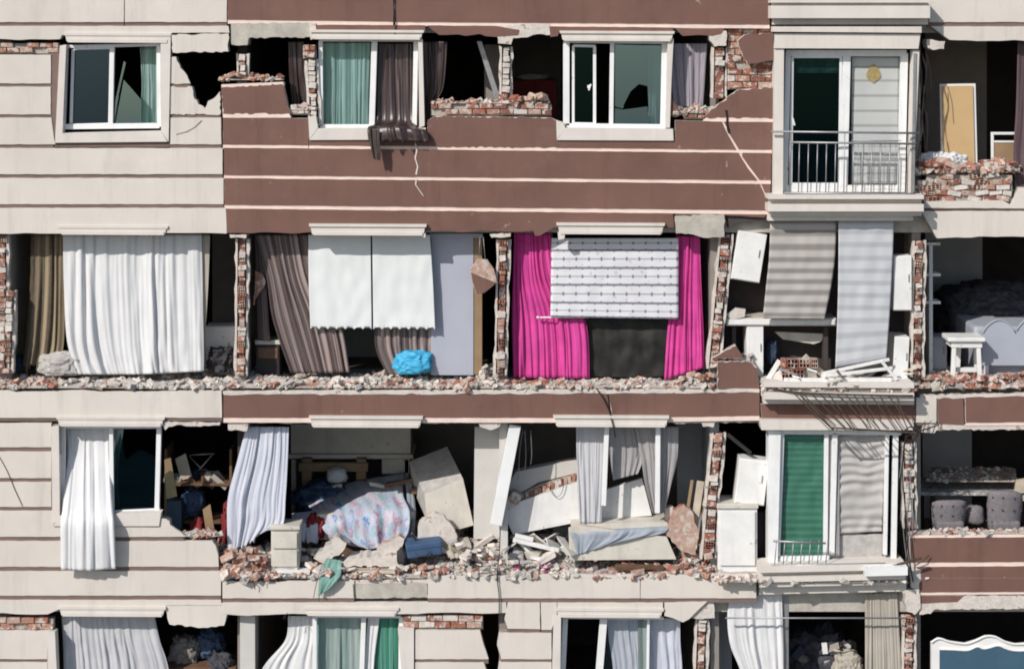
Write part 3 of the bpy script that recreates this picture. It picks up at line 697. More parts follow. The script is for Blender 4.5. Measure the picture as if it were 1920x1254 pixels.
# inner cross walls that catch some light deep in the rooms
def inner(row, x0, x1, d, mat):
    a, b = P(x0, 500, d).x, P(x1, 500, d).x
    V, F = box_geo(((a + b) / 2, d + 0.06, (FLOOR[row] + CEIL[row]) / 2), (b - a, 0.12, CEIL[row] - FLOOR[row] - 0.01)); mk('inner_wall', V, F, [mat], None, B)
inner('A', 1735, 1850, 3.0, 'room_wall'); inner('B', 1735, 1842, 3.4, 'room_blue'); inner('C', 1730, 1822, 3.4, 'room_blue')
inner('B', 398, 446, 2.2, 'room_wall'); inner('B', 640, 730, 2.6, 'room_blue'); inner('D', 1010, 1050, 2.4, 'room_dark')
inner('C', 1270, 1332, 1.5, 'room_blue'); inner('D', 1322, 1372, 0.9, 'room_blue')

# ---- torn ends of the partitions: hollow clay blocks one above the other
def wall_end(x_top, y_top, x_bot, y_bot, w, seed, hollow=0.4, plaster=0.34, miss=0.22, d=0.1):
    rnd = random.Random(seed)
    core = prism('partition_end', [(x_top - w / 2 + 2, y_top), (x_top + w / 2 - 2, y_top), (x_bot + w / 2 - 2, y_bot), (x_bot - w / 2 + 2, y_bot)], d + 0.07, 0.3, 'brick2', B)
    y = y_bot
    while y > y_top + 5:
        h = rnd.uniform(6, 15); y2 = max(y - h, y_top); t = ((y + y2) / 2 - y_top) / (y_bot - y_top)
        cx = x_top + (x_bot - x_top) * t; y = y2
        if rnd.random() < miss: continue
        ww = w * rnd.uniform(0.6, 1.05)
        c = P(cx + rnd.uniform(-1.2, 1.2), (y2 + h / 2), d); c.y = d + 0.05 + rnd.uniform(-0.02, 0.02)
        put_brick(core, c, (ww / S, 0.13, (h - 1.5) / S), rnd, hollow, plaster, 0.16)
    n = int((y_bot - y_top) / 18)
    for sx in (-1, 1):                                              # the torn plaster skins on both sides
        top = [(x_top + (x_bot - x_top) * i / n + sx * (w / 2 + 1) , y_top + (y_bot - y_top) * i / n) for i in range(n + 1)]
        oth = [(x + sx * rnd.uniform(2.5, 6.5), yv + rnd.uniform(-3, 3)) for x, yv in reversed(top)]
        prism('plaster_skin', top + oth, d + 0.03 + 0.01 * rnd.random(), 0.24, 'plaster', core)
    return core
wall_end(454, 448, 452, 704, 15, 1); wall_end(944, 450, 938, 704, 15, 2); wall_end(1362, 440, 1338, 690, 17, 3)
wall_end(1724, 452, 1720, 708, 15, 4); wall_end(1348, 812, 1334, 950, 18, 5); wall_end(1336, 955, 1328, 1048, 20, 6, miss=0.2)
wall_end(1704, 828, 1706, 990, 18, 7, plaster=0.5); wall_end(1317, 1160, 1312, 1300, 16, 8); wall_end(1706, 1155, 1703, 1300, 16, 9)
wall_end(4, 444, 4, 700, 14, 10); wall_end(19, 545, 12, 700, 14, 11); wall_end(1350, 90, 1348, 185, 20, 12)
wall_end(949, 88, 948, 196, 14, 13, hollow=0, plaster=0.95, miss=0); wall_end(454, 102, 455, 142, 13, 14, hollow=0, plaster=0.8, miss=0)
wall_end(584, 112, 590, 232, 14, 15, hollow=0, plaster=0.95, miss=0, d=0.06)

# ---- brick courses laid bare under torn cladding
def bare_bricks(x0, y0, x1, y1, seed, d=0.06, **k):
    o = prism('brick_wall', rect(x0, y0 + 2, x1, y1 + 2), d + 0.05, 0.22, 'mortar', B)
    brickwork(o, x0, y0, x1, y1, d, random.Random(seed), **k); return o
bare_bricks(XL, 80, 110, 99, 21, H=0.078, L=0.2); bare_bricks(808, 194, 1034, 215, 22, H=0.085, top_keep=0.8, plaster=0.05)
bare_bricks(XL, 1157, 100, 1180, 23, H=0.09, top_keep=0.85); bare_bricks(756, 1153, 906, 1177, 24, H=0.095, L=0.24)
bare_bricks(1364, 54, 1450, 166, 25, H=0.105, keep=0.88, L=0.23, tilt=0.06, d=0.1)
bare_bricks(1738, 326, 1898, 378, 26, H=0.088, keep=0.84, top_keep=0.4, hollow=0.25, tilt=0.2, plaster=0.2)
bare_bricks(1708, 338, 1738, 376, 27, H=0.085, keep=0.9, hollow=0.4, tilt=0.14, plaster=0.25)
prism('board_top', [(415, 159), (531, 154), (532, 161), (415, 166)], 0.002, 0.2, 'groove_cream', B)
bare_bricks(1282, 206, 1320, 222, 29, H=0.06, keep=0.9, tilt=0.1, plaster=0.4)
bare_bricks(545, 196, 578, 214, 30, H=0.07, keep=0.9, tilt=0.1, plaster=0.5)
bare_bricks(568, 84, 592, 108, 31, H=0.1, L=0.2, keep=1, tilt=0.2, plaster=0.0, d=0.0)

# tilted brown cladding slab beside the upper bay
o = prism('cladding_panel', roughen([(1384, 76), (1396, 66), (1449, 62), (1453, 112), (1402, 122), (1388, 92)], 1.5, 8), -0.06, 0.06, 'brown_paint', B, 'board_edge')

# ---- windows
def window(frame, d, th, panes, sashes=(), sill=None, name='window'):
    o = bars(name, frame, d, th, 'white_frame', B)
    for lst, dd in sashes: bars('sash', lst, d + dd, 0.04, 'white_frame', o)
    for pts, m, dd in panes: prism('pane', pts, d + dd, d + dd + 0.006, m, o)
    if sill: prism('sill', sill, d - 0.12, d + 0.06, 'trim', o)
    return o
# render surround round the left window, four boards
def surround(quads):
    for q in quads: prism('window_surround', q, -0.025 + R.uniform(0, 0.004), 0.15, 'trim', B, 'board_edge')
surround([[(112, 86), (124, 84), (117, 250), (103, 270)], [(301, 82), (320, 68), (316, 266), (302, 246)], [(104, 268), (117, 250), (302, 246), (314, 266)]])
window([((124, 88), (300, 84), 6), ((124, 86), (118, 240), 8), ((297, 84), (298, 238), 8), ((118, 238), (299, 236), 10), ((210, 86), (207, 238), 9)], 0.12, 0.06,
       [([(142, 95), (206, 92), (203, 233), (138, 234)], 'glass_blue', 0.03), ([(216, 233), (232, 150), (248, 168), (265, 188), (265, 233)], 'glass_pale', 0.03),
        ([(214, 232), (216, 190), (232, 115), (236, 118), (224, 170)], 'glass_pale', 0.03), ([(265, 233), (264, 190), (268, 95), (294, 92), (294, 233)], 'glass_teal', 0.034)],
       [([((137, 93), (133, 235), 6), ((137, 92), (206, 90), 5), ((134, 235), (206, 233), 5)], 0.02)], None)
surround([[(578, 220), (592, 216), (596, 240), (580, 262)], [(580, 263), (596, 241), (798, 240), (798, 262)], [(784, 74), (792, 74), (796, 236), (786, 240)]])
window([((598, 76), (786, 76), 5), ((601, 78), (602, 236), 8), ((702, 78), (697, 238), 11), ((780, 78), (777, 238), 9), ((600, 238), (782, 238), 9)], 0.12, 0.06,
       [([(606, 82), (696, 82), (692, 234), (606, 234)], 'glass_teal', 0.03)])
surround([[(1043, 226), (1056, 230), (1060, 240), (1044, 262)], [(1044, 263), (1060, 240), (1262, 242), (1263, 264)], [(1252, 78), (1263, 72), (1259, 150), (1256, 240), (1248, 240)]])
o = window([((1058, 78), (1252, 80), 6), ((1062, 78), (1062, 236), 12), ((1148, 80), (1146, 236), 8), ((1246, 80), (1243, 238), 10), ((1060, 236), (1250, 238), 9)], 0.12, 0.06,
           [([(1153, 84), (1240, 86), (1238, 232), (1218, 232), (1214, 162), (1198, 158), (1182, 172), (1170, 196), (1168, 204), (1153, 200)], 'glass_pale', 0.03),
            ([(1153, 203), (1168, 206), (1214, 200), (1217, 233), (1152, 233)], 'glass_pale', 0.034), ([(1078, 90), (1112, 90), (1112, 230), (1078, 230)], 'glass_dark', 0.05)],
           [([((1075, 86), (1075, 232), 5), ((1115, 88), (1115, 232), 6), ((1075, 86), (1117, 87), 5), ((1075, 232), (1117, 233), 5)], 0.03)])
bars('handle', [((1108, 158), (1104, 170), 3), ((1104, 160), (1104, 166), 5)], 0.13, 0.03, 'white_frame', o)
# third storey, left window
surround([[(96, 800), (110, 798), (112, 970), (98, 984)], [(99, 986), (112, 966), (302, 960), (298, 986)]])
window([((114, 801), (302, 801), 5), ((118, 802), (118, 968), 8), ((208, 802), (210, 962), 8), ((298, 803), (294, 958), 9), ((116, 966), (300, 957), 9)], 0.12, 0.06,
       [([(213, 958), (213, 850), (226, 812), (236, 862), (262, 842), (290, 855), (290, 953)], 'glass_dark', 0.03)])
# lowest storey windows
surround([[(88, 1182), (103, 1184), (108, 1300), (90, 1300)], [(746, 1178), (776, 1180), (776, 1300), (756, 1300)], [(1038, 1150), (1052, 1156), (1050, 1300), (1034, 1300)]])
window([((590, 1156), (590, 1330), 8), ((682, 1156), (676, 1330), 9), ((752, 1156), (750, 1330), 8), ((590, 1155), (752, 1156), 5), ((588, 1330), (752, 1330), 9)], 0.12, 0.06,
       [([(595, 1160), (676, 1160), (672, 1326), (595, 1326)], 'glass_clear', 0.03)])
window([((1060, 1158), (1052, 1330), 10), ((1132, 1160), (1118, 1330), 14), ((1216, 1160), (1214, 1330), 5), ((1060, 1157), (1245, 1159), 5), ((1052, 1330), (1245, 1330), 9)], 0.12, 0.06,
       [([(1140, 1163), (1212, 1163), (1210, 1326), (1130, 1326)], 'glass_clear', 0.03)])

# ---- bay windows on the right
def ledge(x0, x1, y, hs=(8, 9, 14, 8), ds=(-0.33, -0.2, -0.32, -0.2), slope=0, mats=('trim', 'trim', 'trim', 'trim')):
    o = None
    for i, (h, dd) in enumerate(zip(hs, ds)):
        sh = 0 if dd < -0.3 else 4
        p = prism('balcony_ledge' if o is None else 'moulding', [(x0 + sh, y), (x1 - sh, y + slope), (x1 - sh, y + slope + h - 0.4), (x0 + sh, y + h - 0.4)], dd, 0.22, mats[i], B if o is None else o, 'trim')
        o = o or p; y += h
    return o
ledge(1446, 1744, 0, (6, 5, 24, 12), (-0.33, -0.25, -0.33, -0.14))
prism('bay_header', [(1450, 50), (1728, 50), (1728, 62), (1450, 60)], -0.2, 0.3, 'trim', B)
prism('bay_header', [(1454, 63), (1726, 64), (1722, 92), (1452, 91)], -0.15, 0.3, 'trim', B)
prism('bay_post', [(1452, 92), (1470, 92), (1468, 366), (1450, 366)], -0.12, 0.25, 'trim', B)
prism('bay_post', [(1712, 95), (1724, 95), (1718, 240), (1712, 366), (1704, 366)], -0.1, 0.1, 'trim', B)
o = window([((1478, 98), (1472, 360), 10), ((1588, 102), (1582, 350), 15), ((1696, 100), (1690, 360), 14), ((1474, 100), (1700, 100), 12), ((1474, 354), (1694, 354), 13)], 0.06, 0.07,
           [([(1487, 108), (1577, 108), (1573, 345), (1482, 345)], 'glass_dark', 0.03), ([(1598, 108), (1686, 108), (1684, 345), (1592, 345)], 'glass_clear', 0.03)],
           [([((1486, 107), (1483, 347), 5), ((1577, 107), (1574, 347), 5), ((1486, 107), (1578, 107), 5), ((1484, 346), (1575, 346), 6)], 0.005)], name='balcony_door')
bars('handle', [((1486, 222), (1490, 236), 4)], 0.03, 0.03, 'white_frame', o)
ledge(1440, 1732, 366)
def railing(rails, bal, d, r=0.011, mat='grey_metal', dq=None):
    o = None
    for p, q in rails:
        pts = [P(p[0], p[1], d), P(q[0], q[1], d if dq is None else dq)]
        t = tube('railing' if o is None else 'rail', pts, r * 1.5, mat, B if o is None else o); o = o or t
    for p, q in bal: tube('baluster', [P(p[0], p[1], d), P(q[0], q[1], d if dq is None else dq)], r * 0.75, mat, o, 5)
    return o
railing([((1446, 247), (1722, 250)), ((1482, 267), (1718, 270)), ((1470, 362), (1716, 364))],
        [((1482 + 17.0 * i, 247 if i in (0, 6, 13) else 267), (1480 + 17.0 * i, 362)) for i in range(14)], -0.2)
rm = [((1600 + 10 * i, 266), (1598 + 10 * i, 350)) for i in range(9)] + [((1598, 275 + 11 * i), (1686, 275 + 11 * i)) for i in range(7)]
o = tube('mesh_panel', [P(1596, 264, -0.17), P(1690, 264, -0.17)], 0.006, 'grey_metal', B)
for p, q in rm: tube('mesh_wire', [P(*p, -0.17), P(*q, -0.17)], 0.0035, 'grey_metal', o, 4)
# second storey in view: torn bay, header and ledge
prism('bay_header', [(1440, 404), (1712, 404), (1712, 414), (1440, 414)], -0.1, 0.3, 'trim', B)
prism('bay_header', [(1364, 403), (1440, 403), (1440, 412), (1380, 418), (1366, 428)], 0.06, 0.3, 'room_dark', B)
ledge(1428, 1718, 716, (10, 9, 14, 8), (-0.28, -0.2, -0.3, -0.14), 2, ('trim', 'concrete', 'trim', 'trim'))
panel([(1426, 757), (1716, 759), (1716, 786), (1428, 784)], 'brown', down=0)
prism('bay_header', [(1424, 787), (1714, 789), (1712, 806), (1428, 806)], -0.12, 0.3, 'trim', B)
bl = [((1488 + 16 * i, 736 + 0.4 * i), (1558 + 13 * i, 800 + 0.6 * i)) for i in range(13)]
ro = tube('railing', smooth_pts([P(1446, 728, -0.3), P(1500, 736, -0.34), P(1600, 740, -0.36), P(1712, 742, -0.34)]), 0.016, 'rust_metal', B)
T(ro, 'bent balcony railing torn loose and hanging down over the brown band')
tube('rail', smooth_pts([P(1500, 740, -0.36), P(1530, 770, -0.44), P(1562, 806, -0.5)]), 0.015, 'rust_metal', ro)
tube('rail', smooth_pts([P(1560, 802, -0.5), P(1640, 806, -0.5), P(1724, 812, -0.5)]), 0.014, 'rust_metal', ro)
for p, q in bl: tube('baluster', smooth_pts([P(*p, -0.35), P((p[0] + q[0]) / 2 + R.uniform(-7, 7), (p[1] + q[1]) / 2 + R.uniform(-5, 3), -0.42), P(q[0] + R.uniform(-6, 6), q[1] + R.uniform(-3, 3), -0.5)], 4), 0.009, 'rust_metal', ro, 5)
# third storey bay
prism('bay_post', [(1441, 806), (1464, 808), (1458, 1062), (1440, 1060)], -0.02, 0.25, 'white_frame', B)
o = window([((1466, 812), (1458, 1046), 10), ((1550, 812), (1548, 1046), 8), ((1566, 812), (1560, 1040), 10), ((1664, 812), (1660, 1040), 7), ((1680, 816), (1676, 1050), 10),
            ((1460, 810), (1690, 812), 8), ((1456, 1048), (1556, 1046), 10)], 0.04, 0.07,
           [([(1472, 816), (1545, 816), (1542, 1042), (1464, 1042)], 'glass_clear', 0.02)], name='balcony_door')
railing([((1450, 1014), (1548, 1018)), ((1446, 1060), (1660, 1056))], [((1456 + 16 * i, 1012), (1452 + 16 * i, 1062)) for i in range(7)], -0.2)
ledge(1420, 1702, 1062, (12, 8, 10, 9), (-0.24, -0.12, -0.22, -0.15), -6)
panel([(1424, 1100), (1700, 1094), (1698, 1108), (1424, 1114)], down=0, d=-0.02)
prism('ledge_plate', [(1622, 1064), (1702, 1062), (1702, 1078), (1622, 1080)], -0.34, -0.05, 'white_frame', B)
bare([(1692, 1108), (1724, 1104), (1726, 1140), (1716, 1152), (1700, 1146)], -0.02, 0.25, 'plaster')
bare([(1728, 1068), (1706, 1060), (1708, 1100), (1722, 1110)], 0.0, 0.15, 'plaster')

def crack(pts, w=2.2, mat='board_edge', d=-0.003):
    L = [(x - w / 2 * R.uniform(0.5, 1.3), y) for x, y in pts]; Q = [(x + w / 2 * R.uniform(0.5, 1.3), y + 1) for x, y in reversed(pts)]
    prism('crack', L + Q, d, 0.004, mat, B)
crack([(779, 268), (781, 283), (778, 296), (783, 312), (780, 327)], 2.6); crack([(781, 335), (779, 346), (786, 356), (794, 367)], 2.4)
crack([(330, 252), (350, 247), (366, 238), (378, 226)], 1.8, 'groove_brown'); crack([(662, 1094), (664, 1120)], 2.5, 'groove_brown')

crack([(1361, 206), (1364, 219), (1363, 232), (1366, 243), (1367, 250)], 5, 'dark_hole', -0.004)
inner('C', 948, 1336, 3.2, 'room_wall'); inner('C', 545, 890, 4.3, 'room_wall'); inner('A', 960, 1052, 3.6, 'room_wall')

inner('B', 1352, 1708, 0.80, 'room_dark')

# ================================================================== THINGS: curtains and blinds
# -- top storey in view
drape('curtain', 'pale green and white curtain behind the broken pane of the left window', 'curtain',
      [[(262, 88), (296, 86)], [(266, 160), (296, 160)], [(262, 236), (296, 236)]], 0.32, 'teal_cloth', folds=4, amp=0.03, seed=2)
drape('curtain', 'pale green curtain behind the left pane of the middle brown window', 'curtain',
      [[(602, 80), (694, 80)], [(604, 160), (692, 160)], [(603, 236), (692, 236)]], 0.26, 'teal_cloth', folds=8, amp=0.03, seed=3)
drape('curtain', 'dark satin curtain blown out over the sill of the middle brown window', 'curtain',
      [[(708, 80, 0.1), (745, 80, 0.1), (778, 80, 0.1)], [(706, 150, 0.08), (744, 150, 0.05), (780, 150, 0.08)], [(706, 225, 0), (745, 225, -0.05), (782, 228, 0)],
       [(690, 240, -0.28), (740, 238, -0.3), (800, 246, -0.28)], [(692, 266, -0.32), (744, 262, -0.34), (806, 266, -0.3)]], 0.16, 'satin_cloth', folds=5, amp=0.045, seed=4, nv=40, gather=0.8, ragged=16)
drape('curtain_tail', 'twisted dark end of cloth hanging below the middle brown window sill', 'cloth',
      [[(692, 240), (712, 244)], [(694, 268), (712, 270)], [(697, 285), (714, 282)], [(700, 298), (713, 300)]], -0.19, 'dark_cloth', folds=2, amp=0.03, seed=5, ragged=8)
drape('curtain', 'dark glossy curtain bunched to the right of the middle brown window', 'curtain',
      [[(784, 78), (838, 78)], [(786, 120), (836, 120)], [(790, 170), (830, 168)], [(786, 205), (812, 198)], [(790, 240), (806, 236)]], 0.24, 'satin_cloth', folds=4, amp=0.05, seed=6, nv=30)
drape('curtain', 'narrow dark brown curtain in the gap left of the middle brown window', 'curtain',
      [[(540, 78), (570, 78)], [(542, 140), (572, 140)], [(545, 204), (582, 204)]], 0.34, 'satin_cloth', folds=3, amp=0.03, seed=7)
drape('curtain', 'pale lilac printed curtain right of the broken window pane', 'curtain',
      [[(1250, 82), (1326, 82)], [(1256, 140), (1322, 140)], [(1264, 200), (1318, 202)]], 0.28, 'lilac_cloth', folds=6, amp=0.035, seed=8)
drape('curtain', 'pale green curtain strip inside the broken window pane', 'curtain',
      [[(1216, 84), (1244, 84)], [(1216, 160), (1244, 160)], [(1216, 234), (1242, 234)]], 0.3, 'teal_cloth', folds=3, amp=0.02, seed=9)
drape('curtain', 'plum curtain hanging at the right edge beside the upper room', 'curtain',
      [[(1908, 78), (1990, 78)], [(1905, 200), (1990, 200)], [(1900, 300), (1985, 300)], [(1912, 360), (1980, 360)]], 0.24, 'purple_cloth', folds=4, amp=0.05, seed=10)
drape('roller_blind', 'white banded blind with a tan stain behind the upper balcony door', 'blind',
      [[(1597, 104), (1688, 104)], [(1597, 220), (1688, 220)], [(1597, 348), (1688, 348)]], 0.17, 'white_zebra', folds=1, amp=0.004, seed=11, nv=16)
o = mk('stain', [P(1638 + 13 * math.cos(a) * (1 + 0.15 * math.sin(3 * a)), 138 + 16 * math.sin(a) * (1 + 0.1 * math.cos(4 * a)), 0.148) for a in [i * 0.393 for i in range(16)]],
       [tuple(range(16))], 'yellow_stain', None, bpy.data.objects['roller_blind'])
drape('awning_reflection', 'pale green scalloped awning reflection, modelled as cloth behind the upper balcony door glass', 'awning_reflection',
      [[(1486, 106), (1576, 106)], [(1486, 122), (1576, 122)], [(1486, 138), (1576, 138)]], 0.16, 'green_cloth', folds=4, amp=0.01, seed=12, scallop=(3, 10), per=14)  # cloth put in for the reflection of a green awning in the door glass
# -- second storey in view
drape('curtain', 'old gold and brown brocade curtain left of the large white curtain', 'curtain',
      [[(58, 440), (122, 440)], [(56, 540), (122, 540)], [(48, 640), (120, 640)], [(42, 690), (112, 678)]], 0.42, 'gold_cloth', folds=5, amp=0.05, seed=13, ragged=30)
drape('curtain', 'large white pleated curtain filling the left opening', 'curtain',
      [[(118, 440), (250, 440), (378, 440)], [(120, 540), (250, 540), (380, 540)], [(126, 640), (254, 640), (382, 640)], [(146, 702), (262, 702), (382, 696)]], 0.32, 'white_cloth', folds=10, amp=0.06, seed=14, nv=30)
drape('curtain', 'narrow beige curtain edge right of the large white curtain', 'curtain',
      [[(366, 440), (394, 440)], [(372, 540), (390, 540)], [(376, 640), (384, 640)], [(377, 690), (382, 690)]], 0.38, 'beige_cloth', folds=3, amp=0.02, seed=15)
drape('curtain', 'taupe striped curtain fanning out left of the two white blinds', 'curtain',
      [[(478, 440), (530, 440), (586, 440)], [(500, 520), (545, 520), (600, 520)], [(512, 600), (570, 600), (640, 610)], [(545, 700), (596, 700), (655, 698)]], 0.42, 'brown_cloth', folds=8, amp=0.05, seed=16, nv=30)
drape('curtain', 'thin taupe curtain strip beside the brick wall end', 'curtain',
      [[(478, 446), (494, 446)], [(482, 540), (500, 540)], [(484, 636), (506, 640)]], 0.5, 'brown_cloth', folds=2, amp=0.03, seed=17)
drape('red_cloth', 'rust red cloth scrap hanging beside the brick wall end', 'cloth',
      [[(478, 508), (490, 512)], [(478, 535), (498, 532)], [(476, 556), (480, 560)], [(475, 572), (478, 572)]], 0.40, 'brick1', folds=1, amp=0.02, seed=18)
drape('curtain', 'taupe striped curtain bottom showing under the right white blind', 'curtain',
      [[(700, 560), (812, 560)], [(702, 620), (812, 620)], [(706, 660), (812, 660)], [(726, 702), (812, 702)]], 0.46, 'brown_cloth', folds=6, amp=0.05, seed=19)
drape('roller_blind', 'left of the two white scalloped blinds beside the grey wardrobe', 'blind',
      [[(578, 440), (695, 440)], [(579, 530), (696, 530)], [(582, 618), (697, 618)]], 0.30, 'blind_cloth', folds=1, amp=0.006, seed=20, scallop=(7, 7), per=70, wrinkle=0.012)
drape('roller_blind', 'right of the two white scalloped blinds touching the grey wardrobe', 'blind',
      [[(698, 440), (806, 440)], [(699, 530), (812, 530)], [(700, 618), (816, 619)]], 0.29, 'blind_cloth', folds=1, amp=0.006, seed=21, scallop=(7, 7), per=70, wrinkle=0.012)
drape('curtain', 'wide bright pink curtain left of the black sheet', 'curtain',
      [[(964, 434), (1036, 438)], [(962, 520), (1050, 520)], [(960, 600), (1098, 600)], [(962, 708), (1106, 710)]], 0.36, 'pink_cloth', folds=11, amp=0.06, seed=22, nv=26)
drape('curtain', 'narrow bright pink curtain right of the black sheet', 'curtain',
      [[(1268, 442), (1312, 444)], [(1262, 530), (1314, 530)], [(1252, 620), (1318, 620)], [(1246, 712), (1320, 690)]], 0.36, 'pink_cloth', folds=6, amp=0.065, seed=23, nv=26)
drape('roller_blind', 'white patterned roller blind hung between the pink curtains', 'blind',
      [[(1034, 446), (1272, 446)], [(1033, 520), (1272, 520)], [(1032, 594), (1272, 598)]], 0.24, 'pattern_blind', folds=1, amp=0.006, seed=24, per=30)
drape('plastic_sheet', 'creased black plastic sheet between the pink curtains', 'sheet',
      [[(1090, 590), (1170, 590), (1254, 590)], [(1100, 650), (1175, 652), (1252, 650)], [(1104, 706), (1170, 708), (1250, 706)]], 0.46, 'black_sheet', folds=2, amp=0.015, seed=25, wrinkle=0.035, per=30)
drape('roller_blind', 'grey banded blind swinging half loose in the torn bay', 'blind',
      [[(1444, 412), (1568, 412)], [(1442, 480), (1566, 480)], [(1436, 540), (1558, 540)], [(1430, 597), (1546, 598)]], 0.06, 'zebra_blind', folds=1, amp=0.006, seed=26, per=24, wrinkle=0.015)
drape('roller_blind', 'long pale blue grey blind in the torn bay', 'blind',
      [[(1572, 414), (1676, 414)], [(1572, 500), (1673, 500)], [(1570, 590), (1668, 590)], [(1566, 690), (1662, 672)]], 0.0, 'pale_zebra', folds=1, amp=0.005, seed=27, per=24, wrinkle=0.012)
# -- third storey in view
drape('curtain', 'white curtain blown out of the window and hanging over its sill', 'curtain',
      [[(122, 802, 0.26), (165, 802, 0.24), (206, 802, 0.26)], [(126, 860, 0.18), (165, 850, 0.16), (208, 860, 0.18)], [(118, 950, -0.06), (165, 950, -0.1), (212, 948, -0.06)],
       [(114, 985, -0.24), (166, 988, -0.28), (214, 985, -0.24)], [(115, 1068, -0.22), (166, 1070, -0.25), (217, 1066, -0.22)]], 0.05, 'white_cloth', folds=5, amp=0.04, seed=28, nv=40)
drape('curtain', 'green tinted curtain bunched behind the window beside the blown white curtain', 'curtain',
      [[(212, 804), (232, 804)], [(212, 880), (222, 880)], [(212, 955), (224, 955)]], 0.26, 'teal_cloth', folds=2, amp=0.02, seed=29)
drape('curtain', 'bluish white torn curtain hanging left of the floral bed', 'curtain',
      [[(462, 800), (500, 800), (542, 800)], [(446, 860), (495, 860), (540, 860)], [(428, 930), (480, 930), (536, 930)], [(426, 985), (476, 975), (530, 985)], [(428, 1034), (462, 1022), (500, 990)]], 0.22, 'blue_white_cloth', folds=7, amp=0.05, seed=30, nv=30, ragged=14)
drape('curtain', 'white curtain bunched against the slanting white frame beside the pillar', 'curtain',
      [[(946, 798), (974, 798)], [(938, 860), (962, 860)], [(930, 920), (946, 920)]], 0.3, 'blue_white_cloth', folds=3, amp=0.03, seed=31)
drape('curtain', 'straight pale sheer curtain over the tilted white panel', 'curtain',
      [[(1080, 798), (1134, 798)], [(1082, 890), (1132, 890)], [(1086, 980), (1128, 980)]], 0.26, 'sheer_cloth', folds=5, amp=0.03, seed=32)
drape('curtain', 'short grey sheer curtain between the two white window posts', 'curtain',
      [[(1142, 800), (1200, 800)], [(1144, 850), (1208, 850)], [(1150, 900), (1196, 888)]], 0.36, 'grey_sheer', folds=5, amp=0.03, seed=33)
drape('curtain', 'grey sheer curtain pinched at its foot near the wooden planks', 'curtain',
      [[(1190, 800), (1232, 800), (1272, 800)], [(1202, 860), (1236, 860), (1270, 860)], [(1210, 910), (1238, 910), (1258, 910)], [(1224, 962), (1236, 964), (1246, 960)]], 0.26, 'grey_sheer', folds=6, amp=0.04, seed=34)
drape('roller_blind', 'green blind behind the left glass of the third storey bay', 'blind',
      [[(1468, 812), (1548, 812)], [(1466, 920), (1546, 920)], [(1464, 1044), (1544, 1044)]], 0.14, 'green_blind', folds=1, amp=0.01, seed=35, per=20, wrinkle=0.03)
o = drape('roller_blind', 'crumpled grey horizontal blind in the third storey bay', 'blind',
      [[(1568, 816), (1664, 814)], [(1570, 900), (1658, 896)], [(1570, 1000), (1654, 996)]], 0.12, 'crumple_blind', folds=1, amp=0.012, seed=36, per=24, wrinkle=0.03, nv=70, hfold=(11, 0.02))
drape('curtain', 'thin white curtain strip beside the green blind', 'curtain',
      [[(1552, 814), (1574, 814)], [(1554, 920), (1574, 920)], [(1552, 1044), (1574, 1044)]], 0.09, 'grey_sheer', folds=2, amp=0.02, seed=37)
# -- lowest storey in view
drape('curtain', 'pleated grey white curtain in the lowest left opening', 'curtain',
      [[(116, 1154), (200, 1154), (290, 1154)], [(118, 1200), (205, 1200), (300, 1200)], [(120, 1254), (212, 1254), (316, 1254)], [(122, 1360), (220, 1360), (330, 1360)]], 0.26, 'sheer_cloth', folds=11, amp=0.04, seed=38)
drape('curtain', 'cream curtain swept aside beside the lowest pale pillar', 'curtain',
      [[(540, 1154), (566, 1154), (594, 1154)], [(534, 1200), (562, 1200), (592, 1200)], [(490, 1256), (540, 1250), (592, 1250)], [(470, 1340), (530, 1340), (592, 1340)]], 0.3, 'white_cloth', folds=5, amp=0.04, seed=39)
drape('curtain', 'white and green sheer curtain behind the lowest middle window', 'curtain',
      [[(594, 1156), (684, 1156)], [(594, 1240), (682, 1240)], [(594, 1340), (680, 1340)]], 0.28, 'green_cloth', folds=5, amp=0.04, seed=40)
drape('curtain', 'dark green curtain in the right half of the lowest middle window', 'curtain',
      [[(698, 1156), (752, 1156)], [(702, 1240), (750, 1240)], [(706, 1340), (748, 1340)]], 0.24, 'green_drape', folds=5, amp=0.03, seed=41)
drape('curtain', 'white curtain strip at the mullion of the lowest middle window', 'curtain',
      [[(690, 1156), (712, 1156)], [(684, 1240), (702, 1240)], [(680, 1340), (698, 1340)]], 0.2, 'white_cloth', folds=2, amp=0.02, seed=42)
drape('curtain', 'white and pale green curtain behind the slanting window post', 'curtain',
      [[(1138, 1158), (1195, 1158), (1276, 1158)], [(1142, 1200), (1200, 1200), (1276, 1200)], [(1150, 1256), (1205, 1256), (1280, 1256)], [(1150, 1350), (1205, 1350), (1280, 1350)]], 0.28, 'blue_white_cloth', folds=8, amp=0.04, seed=43)
drape('curtain', 'pale mint curtain strip within the lowest slanting window', 'curtain',
      [[(1196, 1160), (1214, 1160)], [(1196, 1240), (1216, 1240)], [(1196, 1330), (1216, 1330)]], 0.2, 'teal_cloth', folds=2, amp=0.02, seed=44)
drape('curtain', 'white curtain with loose folds in the lowest bay', 'curtain',
      [[(1368, 1116), (1415, 1115), (1466, 1113)], [(1364, 1160), (1416, 1160), (1468, 1160)], [(1370, 1210), (1420, 1210), (1470, 1210)], [(1392, 1270), (1430, 1270), (1470, 1270)], [(1400, 1360), (1436, 1360), (1470, 1360)]], 0.16, 'white_cloth', folds=6, amp=0.04, seed=45)
drape('curtain', 'striped beige curtain at the right of the lowest bay', 'curtain',
      [[(1622, 1112), (1682, 1110)], [(1622, 1180), (1686, 1180)], [(1622, 1256), (1690, 1256)], [(1622, 1350), (1690, 1350)]], 0.16, 'beige_cloth', folds=9, amp=0.02, seed=46)

